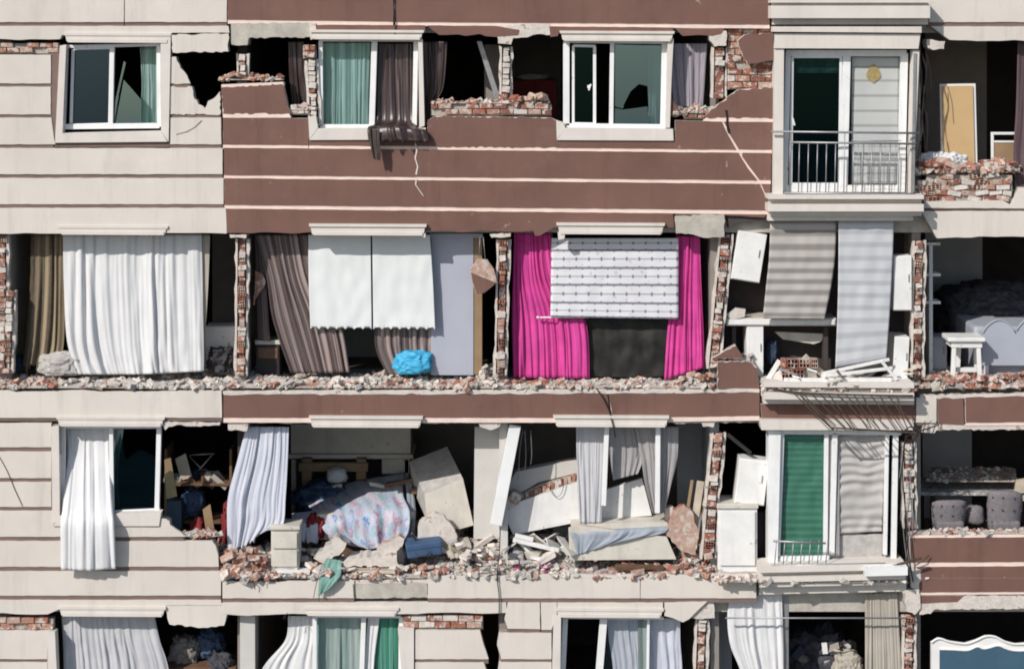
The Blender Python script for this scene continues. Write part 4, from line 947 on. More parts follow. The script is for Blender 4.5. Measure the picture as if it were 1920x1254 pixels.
# ================================================================== THINGS: furniture and belongings
def boxy(name, label, cat, x0, y0, x1, y1, d, depth, mat, roll=0, yaw=0, group=None, extras=True, front=None):
    """a cabinet: carcass, top, door leaves with a gap, handle"""
    a, b = P(x0, y1, d), P(x1, y0, d)
    t = thing(name, label, cat, ((a.x + b.x) / 2, d + depth / 2, a.z), group)
    c = Vector(((a.x + b.x) / 2, d + depth / 2, (a.z + b.z) / 2)); w, h = b.x - a.x, b.z - a.z; rot = euler(0, roll, yaw)
    def piece(nm, off, size, m):
        V, F = bevel_geo(*box_geo((0, 0, 0), size), 0.005, 1); mk(nm, [rot @ (v + Vector(off)) + c for v in V], F, m, None, t)
    piece('carcass', (0, 0.01, 0), (w, depth - 0.02, h), mat)
    if extras:
        n = 2 if (w > 0.5 or h / max(w, 0.01) < 1.3) else 1
        for i in range(n):
            lw = w / n
            piece('door', (-w / 2 + lw * (i + 0.5), -depth / 2 + 0.002, 0.0), (lw - 0.012, 0.02, h - 0.03), front or mat)
        piece('handle', (w * 0.32, -depth / 2 - 0.016, h * 0.1), (0.015, 0.02, min(0.12, h * 0.25)), 'grey_metal')
    return t
# second storey, left room
boxy('drawer_cabinet', 'white low cabinet right of the large white curtain', 'cabinet', 384, 612, 440, 704, 0.9, 0.4, 'white_lacquer')
lu = lump('bundle', 384, 655, 438, 704, 0.45, 0.4, 'dark_bag', seed=3, rough=0.35); T(lu, 'black bundle on the floor right of the large white curtain', 'bundle')
lu = lump('bundle', -20, 670, 48, 702, 0.4, 0.4, 'dark_navy', seed=4, rough=0.25); T(lu, 'dark blanket bundle at the foot of the gold curtain', 'bundle')
lu = lump('concrete_lump', 66, 662, 152, 712, 0.25, 0.35, 'plaster_grey', seed=5, rough=0.2, freq=1.6); T(lu, 'large grey lump of concrete at the foot of the white curtain', 'concrete')
# second storey, middle room
t = boxy('wardrobe', 'tall grey lilac wardrobe standing right of the white blinds', 'wardrobe', 808, 441, 888, 704, 0.42, 0.5, 'wardrobe_front', yaw=0.0, extras=False)
cuboid('side_panel', 889, 444, 904, 702, 0.44, 0.5, 'wood_tan', t)
cuboid('top_trim', 806, 438, 905, 446, 0.41, 0.53, 'wardrobe_front', t)
t = thing('side_table', 'small dark table beside the brick wall end, left of the taupe curtain', 'table', P(505, 700, 0.6))
cuboid('table_top', 478, 638, 528, 646, 0.55, 0.4, 'cream_lacquer', t)
cuboid('body', 480, 647, 524, 713, 0.57, 0.36, 'dark_lacquer', t)
cuboid('drawer', 483, 652, 521, 672, 0.555, 0.02, 'wood_brown', t)
lu = lump('plastic_bag', 736, 660, 812, 710, 0.22, 0.35, 'blue_plastic', seed=12, rough=0.26, freq=0.95, creased=0.7); T(lu, 'bright blue plastic bag left of the grey wardrobe', 'bag')
t = thing('wall_fragment', 'pale brown wall fragment dangling on wires beside the grey wardrobe', 'fragment', P(905, 552, 0.05))
prism('slab', [(881, 506), (896, 486), (914, 488), (926, 505), (932, 530), (922, 535), (908, 548), (893, 552), (886, 532)], 0.0, 0.09, 'brick3', t, 'plaster')
prism('plaster_face', [(883, 511), (930, 530), (922, 538), (908, 549), (894, 552), (887, 532)], -0.012, 0.02, 'brown_paint', t, 'plaster')
for a, b in (((900, 444), (898, 488)), ((906, 444), (910, 490))): tube('wire', [P(*a, 0.05), P(*b, 0.05)], 0.005, 'grey_metal', t, 4)
t = thing('curtain_rod', 'thin white rod lying across the wide pink curtain', 'rod', P(1060, 596, 0.2)); tube('rod', [P(1010, 595, 0.27), P(1104, 595, 0.27)], 0.012, 'white_lacquer', t)
tube('finial', [P(1006, 595, 0.27), P(1012, 595, 0.27)], 0.018, 'white_lacquer', t)
# second storey, torn bay (a kitchen)
boxy('wall_cupboard', 'white wall cupboard hanging askew at the left of the torn bay', 'cupboard', 1377, 436, 1432, 528, 0.12, 0.3, 'white_lacquer', roll=0.16)
boxy('wall_cupboard', 'upright white wall cupboard at the right of the torn bay', 'cupboard', 1675, 480, 1710, 583, 0.08, 0.3, 'white_lacquer')
boxy('base_cupboard', 'white base cupboard above the broken brown parapet', 'cupboard', 1400, 606, 1432, 719, 0.25, 0.5, 'white_lacquer', extras=True)
boxy('base_cupboard', 'white base cupboard at the right foot of the torn bay', 'cupboard', 1676, 632, 1704, 722, 0.1, 0.5, 'white_lacquer', roll=0.05)
t = thing('worktop', 'long pale worktop running across the torn bay', 'worktop', P(1468, 608, 0.4)); cuboid('top', 1362, 596, 1568, 611, 0.22, 0.55, 'cream_lacquer', t); cuboid('front_edge', 1364, 599, 1566, 609, 0.2, 0.02, 'white_lacquer', t)
for a in (1372, 1545): cuboid('bracket', a, 611, a + 8, 690, 0.4, 0.2, 'room_dark', t)
T(prism('broken_board', [(1362, 590), (1380, 578), (1398, 580), (1396, 594), (1372, 600)], 0.2, 0.28, 'plaster'), 'white broken board lying on the left end of the worktop', 'board')
T(prism('broken_board', [(1452, 622), (1548, 626), (1540, 640), (1526, 645), (1468, 636)], 0.5, 0.56, 'cream_lacquer'), 'cream broken board hanging under the pale worktop', 'board')
lu = lump('dark_pot', 1438, 640, 1462, 690, 0.4, 0.3, 'dark_navy', seed=9, rough=0.2); T(lu, 'dark pot under the worktop of the torn bay', 'pot')
rs = random.Random(40)
for i, (p, q, w, dd, dq, lab) in enumerate((((1440, 712), (1462, 676), 9, 0.0, 0.1, 'short white board leaning at the left of the torn bay floor'),
        ((1508, 668), (1546, 706), 12, -0.05, 0.05, 'tan board leaning against the loose bricks in the torn bay'),
        ((1545, 700), (1668, 674), 6, -0.1, -0.05, 'thin white strip lying uppermost across the torn bay floor'),
        ((1540, 706), (1674, 690), 6, -0.16, -0.12, 'thin white strip in the middle of the torn bay floor'),
        ((1470, 712), (1672, 712), 7, -0.2, -0.2, 'long white strip along the front of the torn bay floor'),
        ((1590, 694), (1632, 670), 7, 0.0, 0.1, 'short cream lath standing askew under the pale blue blind'),
        ((1652, 676), (1682, 712), 6, -0.18, -0.15, 'white frame piece at the right of the torn bay floor'))):
    V, F = bevel_geo(*bar_geo(p, q, w, dd, 0.03, dq), 0.004, 1); T(mk('broken_lath', V, F, 'wood_pale' if 'tan' in lab else 'white_lacquer'), lab, 'board')
# small brick stump left standing in the torn bay
st = T(prism('brick_stump', rect(1466, 674, 1532, 708), 0.02, 0.1, 'mortar'), 'low stump of hollow red bricks standing in the torn bay', 'bricks')
brickwork(st, 1464, 672, 1534, 710, -0.06, random.Random(50), H=0.14, L=0.18, hollow=0.9, plaster=0.1, keep=0.92, tilt=0.06)
# second storey, right room
t = thing('stool', 'white wooden stool dusted with brick standing before the grey headboard', 'stool', P(1812, 708, 0.35))
for x, dd in ((1787, 0.2), (1838, 0.2), (1796, 0.52), (1832, 0.52)):
    V, F = bevel_geo(*bar_geo((x + (3 if x < 1810 else -3), 645), (x, 712 - dd * 18), 8, dd, 0.06), 0.01, 2); mk('leg', V, F, 'white_lacquer', None, t)
cuboid('apron', 1784, 641, 1842, 652, 0.19, 0.36, 'white_lacquer', t); cuboid('seat', 1778, 633, 1848, 641, 0.14, 0.46, 'white_lacquer', t, bev=0.015)
cuboid('stretcher', 1794, 690, 1832, 698, 0.32, 0.1, 'white_lacquer', t)
def scallop_board(pts, d0, d1, mat, parent, name='panel'): return prism(name, pts, d0, d1, mat, parent)
t = thing('bed', 'bed with a scalloped silver grey end board in the right room', 'bed', P(1900, 690, 0.5))
def arch(x0, x1, y, h, n=14): return [(x0 + (x1 - x0) * i / n, y - h * math.sin(math.pi * i / n) ** 0.75) for i in range(n + 1)]
pts = [(1842, 685), (1842, 628)] + arch(1842, 1904, 624, 24) + arch(1906, 1990, 620, 30) + [(1992, 685)]
prism('end_board', pts, 0.48, 0.54, 'headboard_grey', t)
tube('moulding', [P(x, y, 0.47) for x, y in arch(1843, 1904, 624, 24)], 0.010, 'headboard_grey', t); tube('moulding', [P(x, y, 0.47) for x, y in arch(1906, 1990, 620, 30)], 0.010, 'headboard_grey', t)
for x in (1846, 1980): cuboid('leg', x, 684, x + 8, 704, 0.48, 0.06, 'headboard_white', t)
cuboid('mattress', 1826, 612, 1992, 650, 0.6, 2.0, 'headboard_grey', t, bev=0.05); cuboid('bed_box', 1834, 652, 1988, 708, 0.62, 1.9, 'headboard_grey', t)
lu = lump('quilt', 1775, 538, 2000, 690, 1.6, 1.6, 'dark_quilt', seed=11, rough=0.2); T(lu, 'dark patterned quilt heaped on the sofa behind the bed', 'quilt')
t = thing('shelf_unit', 'slim white shelf unit against the wall left of the white stool', 'shelf', P(1750, 700, 0.6))
cuboid('upright', 1742, 460, 1749, 714, 0.5, 0.3, 'white_lacquer', t)
for yv in (455, 513, 565): cuboid('shelf', 1733, yv, 1764, yv + 5, 0.51, 0.28, 'white_lacquer', t)
boxy('drawer_cabinet', 'grey white low chest left of the white stool', 'cabinet', 1738, 632, 1776, 694, 0.75, 0.4, 'headboard_grey')
# top storey, right room
t = thing('panel_board', 'ochre board with a white edge leaning upright in the upper right room', 'board', P(1796, 305, 0.5))
prism('face', [(1766, 162), (1824, 161), (1829, 362), (1771, 362)], 0.5, 0.53, 'board_ochre', t)
prism('edge', [(1762, 158), (1829, 157), (1834, 365), (1766, 365)], 0.531, 0.56, 'white_lacquer', t)
t = thing('chair', 'white wooden chair standing on the rubble of the upper right room', 'chair', P(1882, 335, 0.45))
for x in (1861, 1905): V, F = bevel_geo(*bar_geo((x, 248), (x + 1, 366), 5, 0.40, 0.04), 0.005, 1); mk('back_post', V, F, 'white_lacquer', None, t)
for yv, h in ((248, 5), (264, 4)): cuboid('back_rail', 1860, yv, 1907, yv + h, 0.405, 0.03, 'white_lacquer', t)
cuboid('back_panel', 1864, 269, 1902, 304, 0.415, 0.02, 'wood_tan', t); cuboid('seat', 1858, 304, 1908, 310, 0.36, -0.0 + 0.42, 'white_lacquer', t)
for x in (1861, 1903): cuboid('leg', x, 311, x + 5, 363, 0.72, 0.04, 'white_lacquer', t)
lu = lump('white_sack', 1724, 286, 1818, 334, 0.2, 0.4, 'white_cloth', seed=13, rough=0.3); T(lu, 'crumpled white sack lying on the bricks below the ochre board', 'sack')
T(prism('plaster_slab', [(1846, 306), (1870, 304), (1874, 330), (1850, 334)], 0.06, 0.14, 'plaster'), 'square white plaster block at the foot of the white chair', 'plaster')
# top storey, other rooms
T(prism('metal_strut', [(894, 78), (903, 78), (940, 190), (930, 192)], 0.4, 0.46, 'grey_metal'), 'slanting grey strut in the dark room of the top storey', 'strut')
boxy('cabinet', 'dim grey cupboard side behind the slanting strut', 'cupboard', 908, 84, 938, 360, 0.9, 0.4, 'room_wall', extras=False)
boxy('sofa_chest', 'dim dark red chest inside the top storey room', 'chest', 962, 150, 1044, 350, 1.8, 0.6, 'red_cloth')
lu = lump('bundle', 966, 138, 1030, 152, 1.8, 0.5, 'beige_cloth', seed=14, rough=0.3, sub=3); T(lu, 'pale bundle lying on the dark red chest', 'bundle')
# third storey, left room: clutter in the dark
lu = lump('blue_sack', 332, 922, 378, 976, 0.9, 0.5, 'blue_cloth', seed=15, rough=0.25); T(lu, 'blue sack among the clutter right of the blown white curtain', 'sack')
lu = lump('red_bundle', 352, 974, 384, 1060, 0.6, 0.3, 'red_cloth', seed=16, rough=0.25); T(lu, 'red bundle on the torn wall edge below the blue sack', 'bundle')
lu = lump('red_bundle', 412, 944, 436, 1062, 0.5, 0.3, 'red_cloth', seed=17, rough=0.3); T(lu, 'red bundle behind the bluish torn curtain', 'bundle')
t = thing('folding_frame', 'crossed dark metal legs of a folding frame in the cluttered room', 'frame', P(378, 905, 1.2))
for p, q in (((355, 855), (402, 905)), ((400, 850), (352, 905)), ((352, 905), (404, 905)), ((355, 853), (402, 850))): tube('leg', [P(*p, 1.2), P(*q, 1.2)], 0.012, 'grey_metal', t)
T(prism('leaning_board', [(308, 862), (320, 858), (332, 930), (312, 935)], 0.6, 0.63, 'wood_tan'), 'brown board leaning inside beside the window frame', 'board')
T(prism('leaning_board', [(328, 860), (348, 850), (360, 895), (340, 900)], 1.0, 1.03, 'wood_pale'), 'pale board leaning in the cluttered room above the blue sack', 'board')
T(prism('leaning_board', [(380, 955), (394, 945), (404, 1006), (388, 1010)], 0.45, 0.48, 'wood_tan'), 'tan board leaning between the two red bundles', 'board')
boxy('box', 'dim dark box stacked in the cluttered room', 'box', 312, 940, 340, 1052, 0.62, 0.22, 'dark_navy', extras=False)
t = thing('shelf_rack', 'dark rack of shelves loaded with clutter in the third storey left room', 'shelf', P(370, 1040, 1.2))
for x in (308, 430): cuboid('upright', x, 842, x + 5, 1046, 0.86, 0.6, 'wood_brown', t)
for yv in (906, 977): cuboid('shelf', 313, yv, 430, yv + 5, 0.86, 0.6, 'wood_brown', t)
# third storey, bedroom
pil = prism('pillar', [(890, 800), (938, 800), (936, 1010), (888, 1010)], 0.55, 0.95, 'room_white', B)
t = thing('bed', 'bed under a floral quilt lying among the rubble', 'bed', P(670, 1050, 1.2))
cuboid('mattress', 586, 962, 772, 1012, 0.9, 1.9, 'cream_lacquer', t, bev=0.06, yaw=0.06); cuboid('bed_box', 596, 1013, 762, 1049, 0.95, 1.8, 'wood_brown', t, yaw=0.06)
q = cloth('quilt', [[(548, 925, 1.9), (640, 905, 1.9), (760, 885, 1.7)], [(580, 950, 0.9), (670, 935, 0.8), (756, 925, 0.8)], [(598, 975, 0.35), (680, 965, 0.28), (768, 958, 0.3)],
      [(612, 1000, 0.24), (684, 1008, 0.18), (766, 995, 0.2)], [(650, 1020, 0.2), (694, 1030, 0.14), (756, 1014, 0.18)]], 0.5, 'floral_cloth', folds=3, amp=0.035, seed=60, parent=t, wrinkle=0.09, per=16)
q = cloth('blanket', [[(760, 900, 1.2), (772, 900, 1.2)], [(764, 950, 0.6), (780, 960, 0.6)], [(762, 1012, 0.35), (774, 1012, 0.35)]], 0.45, 'grey_cloth', folds=2, amp=0.03, seed=61, parent=t)
lu = lump('bedding', 544, 916, 650, 990, 1.6, 1.0, 'blue_cloth', seed=62, rough=0.3); T(lu, 'shaded blue and grey bedding heaped behind the floral quilt', 'bedding')
lu = lump('bedding', 568, 968, 612, 1020, 0.75, 0.4, 'red_cloth', seed=63, rough=0.25); T(lu, 'dull red cushion at the left of the floral quilt', 'cushion')
# the wall unit at the back of the bedroom
t = thing('wall_unit', 'cream wall unit with open shelves at the back of the bedroom', 'cabinet', P(650, 930, 3.4))
cuboid('upper_cabinet', 545, 795, 770, 852, 2.6, 0.7, 'cream_lacquer', t); cuboid('shelf', 540, 852, 775, 860, 2.5, 0.8, 'cream_lacquer', t)
cuboid('side_panel', 716, 860, 768, 888, 2.6, 0.6, 'cream_lacquer', t); cuboid('headboard', 560, 868, 690, 884, 2.3, 0.1, 'wood_tan', t)
for x in (546, 758): cuboid('upright', x, 861, x + 9, 984, 2.6, 0.6, 'cream_lacquer', t)
for x in (566, 668): cuboid('post', x, 860, x + 18, 992, 2.35, 0.25, 'wood_tan', t)
lu = lump('pillow', 610, 880, 650, 912, 2.0, 0.4, 'white_cloth', seed=64, rough=0.25, sub=3); T(lu, 'pale pillow in front of the wall unit shelves', 'pillow')
T(prism('fallen_board', [(600, 916), (640, 906), (642, 912), (604, 924)], 1.9, 1.95, 'wood_pale'), 'small pale board lying on the shaded bedding', 'board')
# fallen cabinet and slabs
t = thing('fallen_cabinet', 'large cream cabinet toppled against the white pillar', 'cabinet', P(825, 985, 0.9))
V, F = prism_geo([(796, 926), (868, 897), (888, 984), (860, 992), (800, 975)], 0.75, 1.7); V = [v + Vector((0, 0, 0.30 * (v.y - 0.75))) if v.y > 0.8 else v for v in V]; V = [v + Vector((-0.28, 0, 0)) if v.y > 0.8 else v for v in V]
fix(mk('carcass', V, F, ['cream_lacquer', 'plaster_grey'], [0] + [1] * (len(F) - 1), t)); cuboid('plank', 770, 906, 850, 916, 1.3, 0.5, 'wood_brown', t, roll=-0.3)
def slab(name, label, cat, pts, d0, d1, mat, side=None): return T(prism(name, roughen(list(pts), 2.2, 7), d0, d1, mat, None, side), label, cat)
slab('plaster_slab', 'white broken slab leaning between the floral quilt and the toppled cabinet', 'slab', [(786, 978), (815, 960), (832, 966), (852, 992), (862, 1026), (826, 1030), (782, 1024)], 0.5, 0.6, 'plaster')
slab('plaster_slab', 'thick white block leaning below the floral quilt', 'slab', [(588, 1046), (630, 1006), (650, 1018), (640, 1036), (606, 1056)], 0.25, 0.5, 'plaster', 'plaster_grey')
slab('plaster_slab', 'flat white slab lying below the floral quilt', 'slab', [(640, 1062), (652, 1048), (744, 1040), (748, 1060)], 0.2, 0.6, 'plaster', 'plaster')
slab('plaster_slab', 'pinkish plaster slab at the right foot of the floral quilt', 'slab', [(706, 1028), (748, 1004), (758, 1010), (752, 1036), (720, 1042)], 0.35, 0.5, 'plaster', 'brick3')
t = boxy('nightstand', 'cream nightstand standing on the edge by the torn curtain', 'nightstand', 508, 992, 560, 1066, 0.1, 0.38, 'cream_lacquer', extras=False)
cuboid('top', 506, 986, 562, 993, 0.08, 0.42, 'cream_lacquer', t); cuboid('drawer_front', 511, 998, 557, 1028, 0.09, 0.02, 'cream_lacquer', t); cuboid('drawer_front', 511, 1031, 557, 1062, 0.09, 0.02, 'cream_lacquer', t)
for x in (508, 552): cuboid('foot', x, 1064, x + 6, 1072, 0.1, 0.06, 'cream_lacquer', t)
t = thing('suitcase', 'dark blue suitcase lying among the rubble', 'suitcase', P(792, 1056, 0.3))
V, F = cuboid_geo(760, 1026, 826, 1044, 0.2, 0.42, -0.1, 0.12, 0.03); mk('body', V, F, 'navy_case', None, t)
V, F = cuboid_geo(758, 1018, 826, 1030, 0.19, 0.44, -0.1, 0.12, 0.025); mk('lid', V, F, 'navy_case', None, t)
tube('handle', smooth_pts([P(778, 1036, 0.18), P(786, 1042, 0.15), P(800, 1040, 0.15), P(806, 1034, 0.18)]), 0.01, 'dark_bag', t)
lu = lump('dark_bag', 742, 1030, 764, 1066, 0.2, 0.2, 'dark_bag', seed=66, rough=0.25, sub=3); T(lu, 'small black bag left of the blue suitcase', 'bag')
drape('green_net', 'green netting hanging over the edge below the nightstand', 'net', [[(612, 1046, 0.2), (640, 1050, 0.2)], [(602, 1072, 0.0), (640, 1072, 0.0)], [(598, 1090, -0.1), (634, 1086, -0.1)], [(596, 1116, -0.1), (612, 1108, -0.1)]], 0.02, 'green_net', folds=3, amp=0.02, seed=67, ragged=10)
# third storey, next room
T(bars('window_post', [((966, 798), (930, 984), 22)], 0.12, 0.1, 'white_frame'), 'slanting white window post beside the pillar', 'post')
T(bars('window_post', [((1138, 800), (1132, 948), 9)], 0.1, 0.07, 'white_frame'), 'broken white window post over the pale sheer curtain', 'post')
T(bars('window_post', [((1234, 800), (1233, 962), 9)], 0.1, 0.07, 'white_frame'), 'upright white window post in the grey sheer curtain', 'post')
t = thing('collapsed_wall', 'collapsed plastered wall slab with a red brick edge', 'wall', P(1020, 960, 0.8))
prism('plaster_face', [(945, 920), (968, 884), (1080, 862), (1090, 884), (1010, 904), (960, 932)], 0.75, 0.95, 'room_white', t, 'plaster')
core = prism('broken_edge', [(966, 930), (1012, 908), (1086, 886), (1088, 902), (1020, 924), (970, 946)], 0.72, 0.85, 'mortar', t)
rb = random.Random(70)
for i in range(15):
    c = P(972 + 8 * i, 937 - 3.1 * i, 0.7); put_brick(core, c, (0.055, 0.1, 0.12 + rb.random() * 0.04), rb, 0.0, 0.1, 0.15)
t = thing('fallen_partition', 'long white panel tilted over the rubble behind the sheer curtain', 'partition', P(1080, 990, 0.6))
prism('board', [(940, 952), (1092, 900), (1096, 976), (962, 1002)], 0.55, 0.62, 'white_lacquer', t, 'cream_lacquer'); prism('board', [(1098, 930), (1204, 896), (1222, 966), (1100, 976)], 0.57, 0.64, 'white_lacquer', t, 'cream_lacquer')
tube('cable', smooth_pts([P(1025, 905, 0.5), P(1040, 930, 0.5), P(1052, 925, 0.5), P(1058, 905, 0.5)]), 0.006, 'grey_metal', t, 4)
t = thing('low_bed', 'cream bed base half covered by a grey sheet', 'bed', P(1165, 1052, 0.3))
prism('side_board', [(1066, 990), (1085, 984), (1200, 1000), (1250, 1006), (1268, 1048), (1068, 1050)], 0.18, 0.24, 'cream_lacquer', t, 'wood_pale')
prism('deck', [(1070, 982), (1250, 978), (1262, 1000), (1072, 998)], 0.26, 1.2, 'cream_lacquer', t)
q = cloth('sheet', [[(1066, 992, 0.6), (1150, 986, 0.6), (1252, 980, 0.6)], [(1066, 996, 0.1), (1150, 992, 0.08), (1256, 986, 0.1)], [(1074, 1012, 0), (1140, 1010, 0), (1240, 1000, 0.02)], [(1082, 1040, -0.01), (1112, 1030, -0.01), (1176, 1010, 0)]], 0.15, 'grey_cloth', folds=6, amp=0.022, seed=71, parent=t, wrinkle=0.03, per=12)
for i, (p, q_, w, m, lab) in enumerate((((1298, 900), (1288, 968), 6, 'wood_tan', 'thin brown plank leaning right of the pinched grey curtain'), ((1314, 902), (1300, 1000), 14, 'wood_pale', 'wide pale plank leaning against the brick wall end'), ((1324, 930), (1312, 1020), 7, 'wood_tan', 'narrow tan plank leaning nearest the brick wall end'))):
    V, F = bevel_geo(*bar_geo(p, q_, w, 0.5, 0.03, 0.3), 0.004, 1); T(mk('plank', V, F, m), lab, 'plank')
slab('wall_fragment', 'reddish plastered wall fragment beside the leaning planks', 'fragment', [(1250, 1004), (1262, 955), (1284, 948), (1300, 962), (1310, 1000), (1304, 1040), (1280, 1034)], 0.2, 0.34, 'brick3', 'brick0')
slab('plaster_slab', 'small white plaster block between the grey sheet and the reddish fragment', 'slab', [(1246, 954), (1262, 950), (1264, 982), (1250, 986)], 0.3, 0.42, 'plaster')
slab('plaster_slab', 'pale plaster lump at the end of the brick edged slab', 'slab', [(944, 944), (962, 922), (978, 930), (972, 944), (952, 958)], 0.5, 0.7, 'plaster', 'plaster_grey')
for i, (p, q_, lab) in enumerate((((962, 1012), (1048, 1032), 'lower white lath lying by the pink scraps'), ((966, 1004), (1000, 1012), 'upper white lath lying by the pink scraps'))):
    V, F = bevel_geo(*bar_geo(p, q_, 8, 0.3, 0.05), 0.004, 1); T(mk('broken_lath', V, F, 'white_lacquer'), lab, 'board')
rp = random.Random(72)
for i in range(7):
    x, yv = rp.uniform(965, 1030), rp.uniform(1048, 1076); c = P(x, yv, 0.1); V, F = chunk_geo((0.075, 0.05, 0.02), rp); r_ = euler(rp.uniform(-1, 1), rp.uniform(-1, 1), rp.uniform(0, 6))
    T(mk('pink_scrap', [r_ @ v + c for v in V], F, 'pink_paper'), 'small bright pink scrap in the rubble right of the pillar', 'scrap', 'pink scraps in the rubble')
# third storey kitchen
boxy('wall_cupboard', 'white wall cupboard fallen askew above the white square cabinet', 'cupboard', 1382, 862, 1438, 946, 0.14, 0.35, 'white_lacquer', roll=0.12)
t = boxy('base_cabinet', 'white square cabinet standing beside the brick wall end', 'cabinet', 1346, 952, 1420, 1076, 0.1, 0.5, 'white_lacquer', extras=False)
cuboid('top', 1344, 944, 1422, 953, 0.08, 0.54, 'cream_lacquer', t); cuboid('front', 1350, 958, 1416, 1060, 0.085, 0.02, 'white_lacquer', t)
boxy('dark_shelf', 'dark shelf unit behind the white square cabinet', 'shelf', 1420, 958, 1450, 1064, 0.5, 0.4, 'dark_lacquer')
T(bars('roof_lath', [((1365, 815), (1408, 850), 7)], 0.15, 0.05, 'dark_lacquer'), 'dark broken lath slanting over the fallen white cupboard', 'lath')
# third storey right room
def tub_chair(label, x0, y0, x1, y1, d, seed, yaw):
    a, b = P(x0, y1, d), P(x1, y0, d); w, h = b.x - a.x, b.z - a.z; cx = (a.x + b.x) / 2
    t = thing('chair', label, 'chair', (cx, d + w / 2, FLOOR['C'])); n, m = 16, 7; V = []
    for j in range(m + 1):
        for i in range(n + 1):
            th = math.pi * (-0.05 + 1.1 * i / n) + yaw; r = w / 2 * (1 + 0.06 * math.sin(math.pi * j / m)) + 0.012 * math.sin(i * 2.35) * math.sin(j * 2.2)
            top = 0.86 + 0.14 * math.sin(math.pi * i / n) ** 0.6
            V.append(Vector((cx - r * math.cos(th) * (0.88 + 0.14 * j / m), d + w / 2 - r * math.sin(th) * 0.55 - 0.1 * j / m, a.z - 0.05 + (h + 0.05) * top * j / m)))
    F = [(j * (n + 1) + i, j * (n + 1) + i + 1, (j + 1) * (n + 1) + i + 1, (j + 1) * (n + 1) + i) for j in range(m) for i in range(n)]
    o = mk('backrest', V, F, 'tufted', None, t, True); s_ = o.modifiers.new('thickness', 'SOLIDIFY'); s_.thickness = 0.07; s_.offset = -1
    for j in (2, 4, 6):
        for i in range(2, n - 1, 3):
            p = V[j * (n + 1) + i]; c = Vector((cx, d + w / 2, p.z)); p = p + (p - c).normalized() * 0.004; bv, bf = bevel_geo(*box_geo(p, (0.03, 0.03, 0.03)), 0.01, 1); mk('button', bv, bf, 'dark_bag', None, o)
    V2, F2 = bevel_geo(*box_geo((cx, d + w / 2, a.z + 0.1), (w * 0.8, w * 0.8, 0.14)), 0.04); mk('seat', V2, F2, 'tufted', None, t)
    for sx in (-1, 1):
        for sy in (-1, 1): tube('leg', [(cx + sx * w * 0.3, d + w / 2 + sy * w * 0.3, a.z + 0.05), (cx + sx * w * 0.34, d + w / 2 + sy * w * 0.34, FLOOR['C'])], [0.025, 0.015], 'wood_brown', t)
tub_chair('left grey tufted chair at the dark table in the right room', 1752, 940, 1816, 1000, 0.3, 1, 0.1)
tub_chair('right grey tufted chair at the dark table in the right room', 1858, 922, 1922, 1000, 0.3, 2, -0.25)
t = thing('dining_table', 'dark table strewn with plaster crumbs behind the grey tufted chairs', 'table', P(1820, 1000, 1.2))
V, F = box_geo((P(1820, 930, 1.2).x, 1.5, P(1820, 926, 1.0).z), (1.75, 1.0, 0.05)); V, F = bevel_geo(V, F, 0.01); mk('table_top', V, F, 'marble', None, t)
for x in (1745, 1900):
    for dd in (1.05, 1.85):
        c = P(x, 930, 1.2).x; z1 = P(1820, 926, 1.0).z - 0.03; V, F = box_geo((c, dd, (z1 + FLOOR['C']) / 2), (0.07, 0.07, z1 - FLOOR['C'])); mk('leg', V, F, 'dark_lacquer', None, t)
lu = lump('cushion', 1812, 950, 1850, 990, 0.5, 0.3, 'tufted', seed=74, rough=0.2, sub=3); T(lu, 'grey cushion between the two tufted chairs', 'cushion')
T(prism('pale_board', [(1906, 900), (1960, 890), (1960, 940), (1900, 938)], 1.0, 1.05, 'wood_pale'), 'pale board standing on the dark table at the right edge', 'board')
# lowest storey
pil2 = prism('pillar', [(450, 1154), (478, 1154), (478, 1440), (450, 1440)], 0.2, 0.6, 'room_white', B)
boxy('low_chest', 'dark chest carrying the sacks in the lowest left room', 'chest', 312, 1252, 442, 1408, 0.52, 0.8, 'wood_brown')
boxy('low_chest', 'dark chest under the heap of clothes in the lowest bay', 'chest', 1484, 1304, 1622, 1400, 0.55, 1.2, 'wood_brown')
lu = lump('blue_sack', 362, 1190, 418, 1246, 0.8, 0.5, 'blue_cloth', seed=75, rough=0.25); T(lu, 'dark blue sack in the lowest left room', 'sack')
lu = lump('grey_bundle', 312, 1200, 372, 1262, 0.7, 0.5, 'room_wall', seed=76, rough=0.3); T(lu, 'dim grey bundle beside the blue sack in the lowest left room', 'bundle')
lu = lump('grey_bundle', 385, 1230, 440, 1300, 0.5, 0.4, 'dark_quilt', seed=77, rough=0.3); T(lu, 'mottled dark bundle in front of the blue sack', 'bundle')
lu = lump('dark_heap', 1482, 1190, 1612, 1330, 0.85, 0.8, 'dark_quilt', seed=78, rough=0.35); T(lu, 'dark heap of clothes inside the lowest bay', 'heap')
T(bars('white_box', [((1546, 1206), (1548, 1226), 10)], 0.85, 0.06, 'white_lacquer'), 'small white carton in the dark heap of clothes', 'carton')
lu = lump('cream_sack', 1566, 1230, 1620, 1300, 0.5, 0.5, 'beige_cloth', seed=79, rough=0.3, freq=1.3); T(lu, 'cream crumpled sack in front of the dark heap', 'sack')
T(tube('steel_rod', [P(1360, 1158, -0.05), P(1520, 1158, -0.05), P(1698, 1158, -0.05)], 0.014, 'grey_metal'), 'thin steel rod stretched across the lowest bay', 'rod')
T(bars('bay_frame', [((1474, 1116), (1474, 1400), 10)], 0.2, 0.07, 'grey_metal'), 'dark upright frame beside the lowest white curtain', 'frame')
t = thing('headboard', 'white scalloped headboard with a dark blue panel in the lowest right room', 'headboard', P(1860, 1400, 0.3))
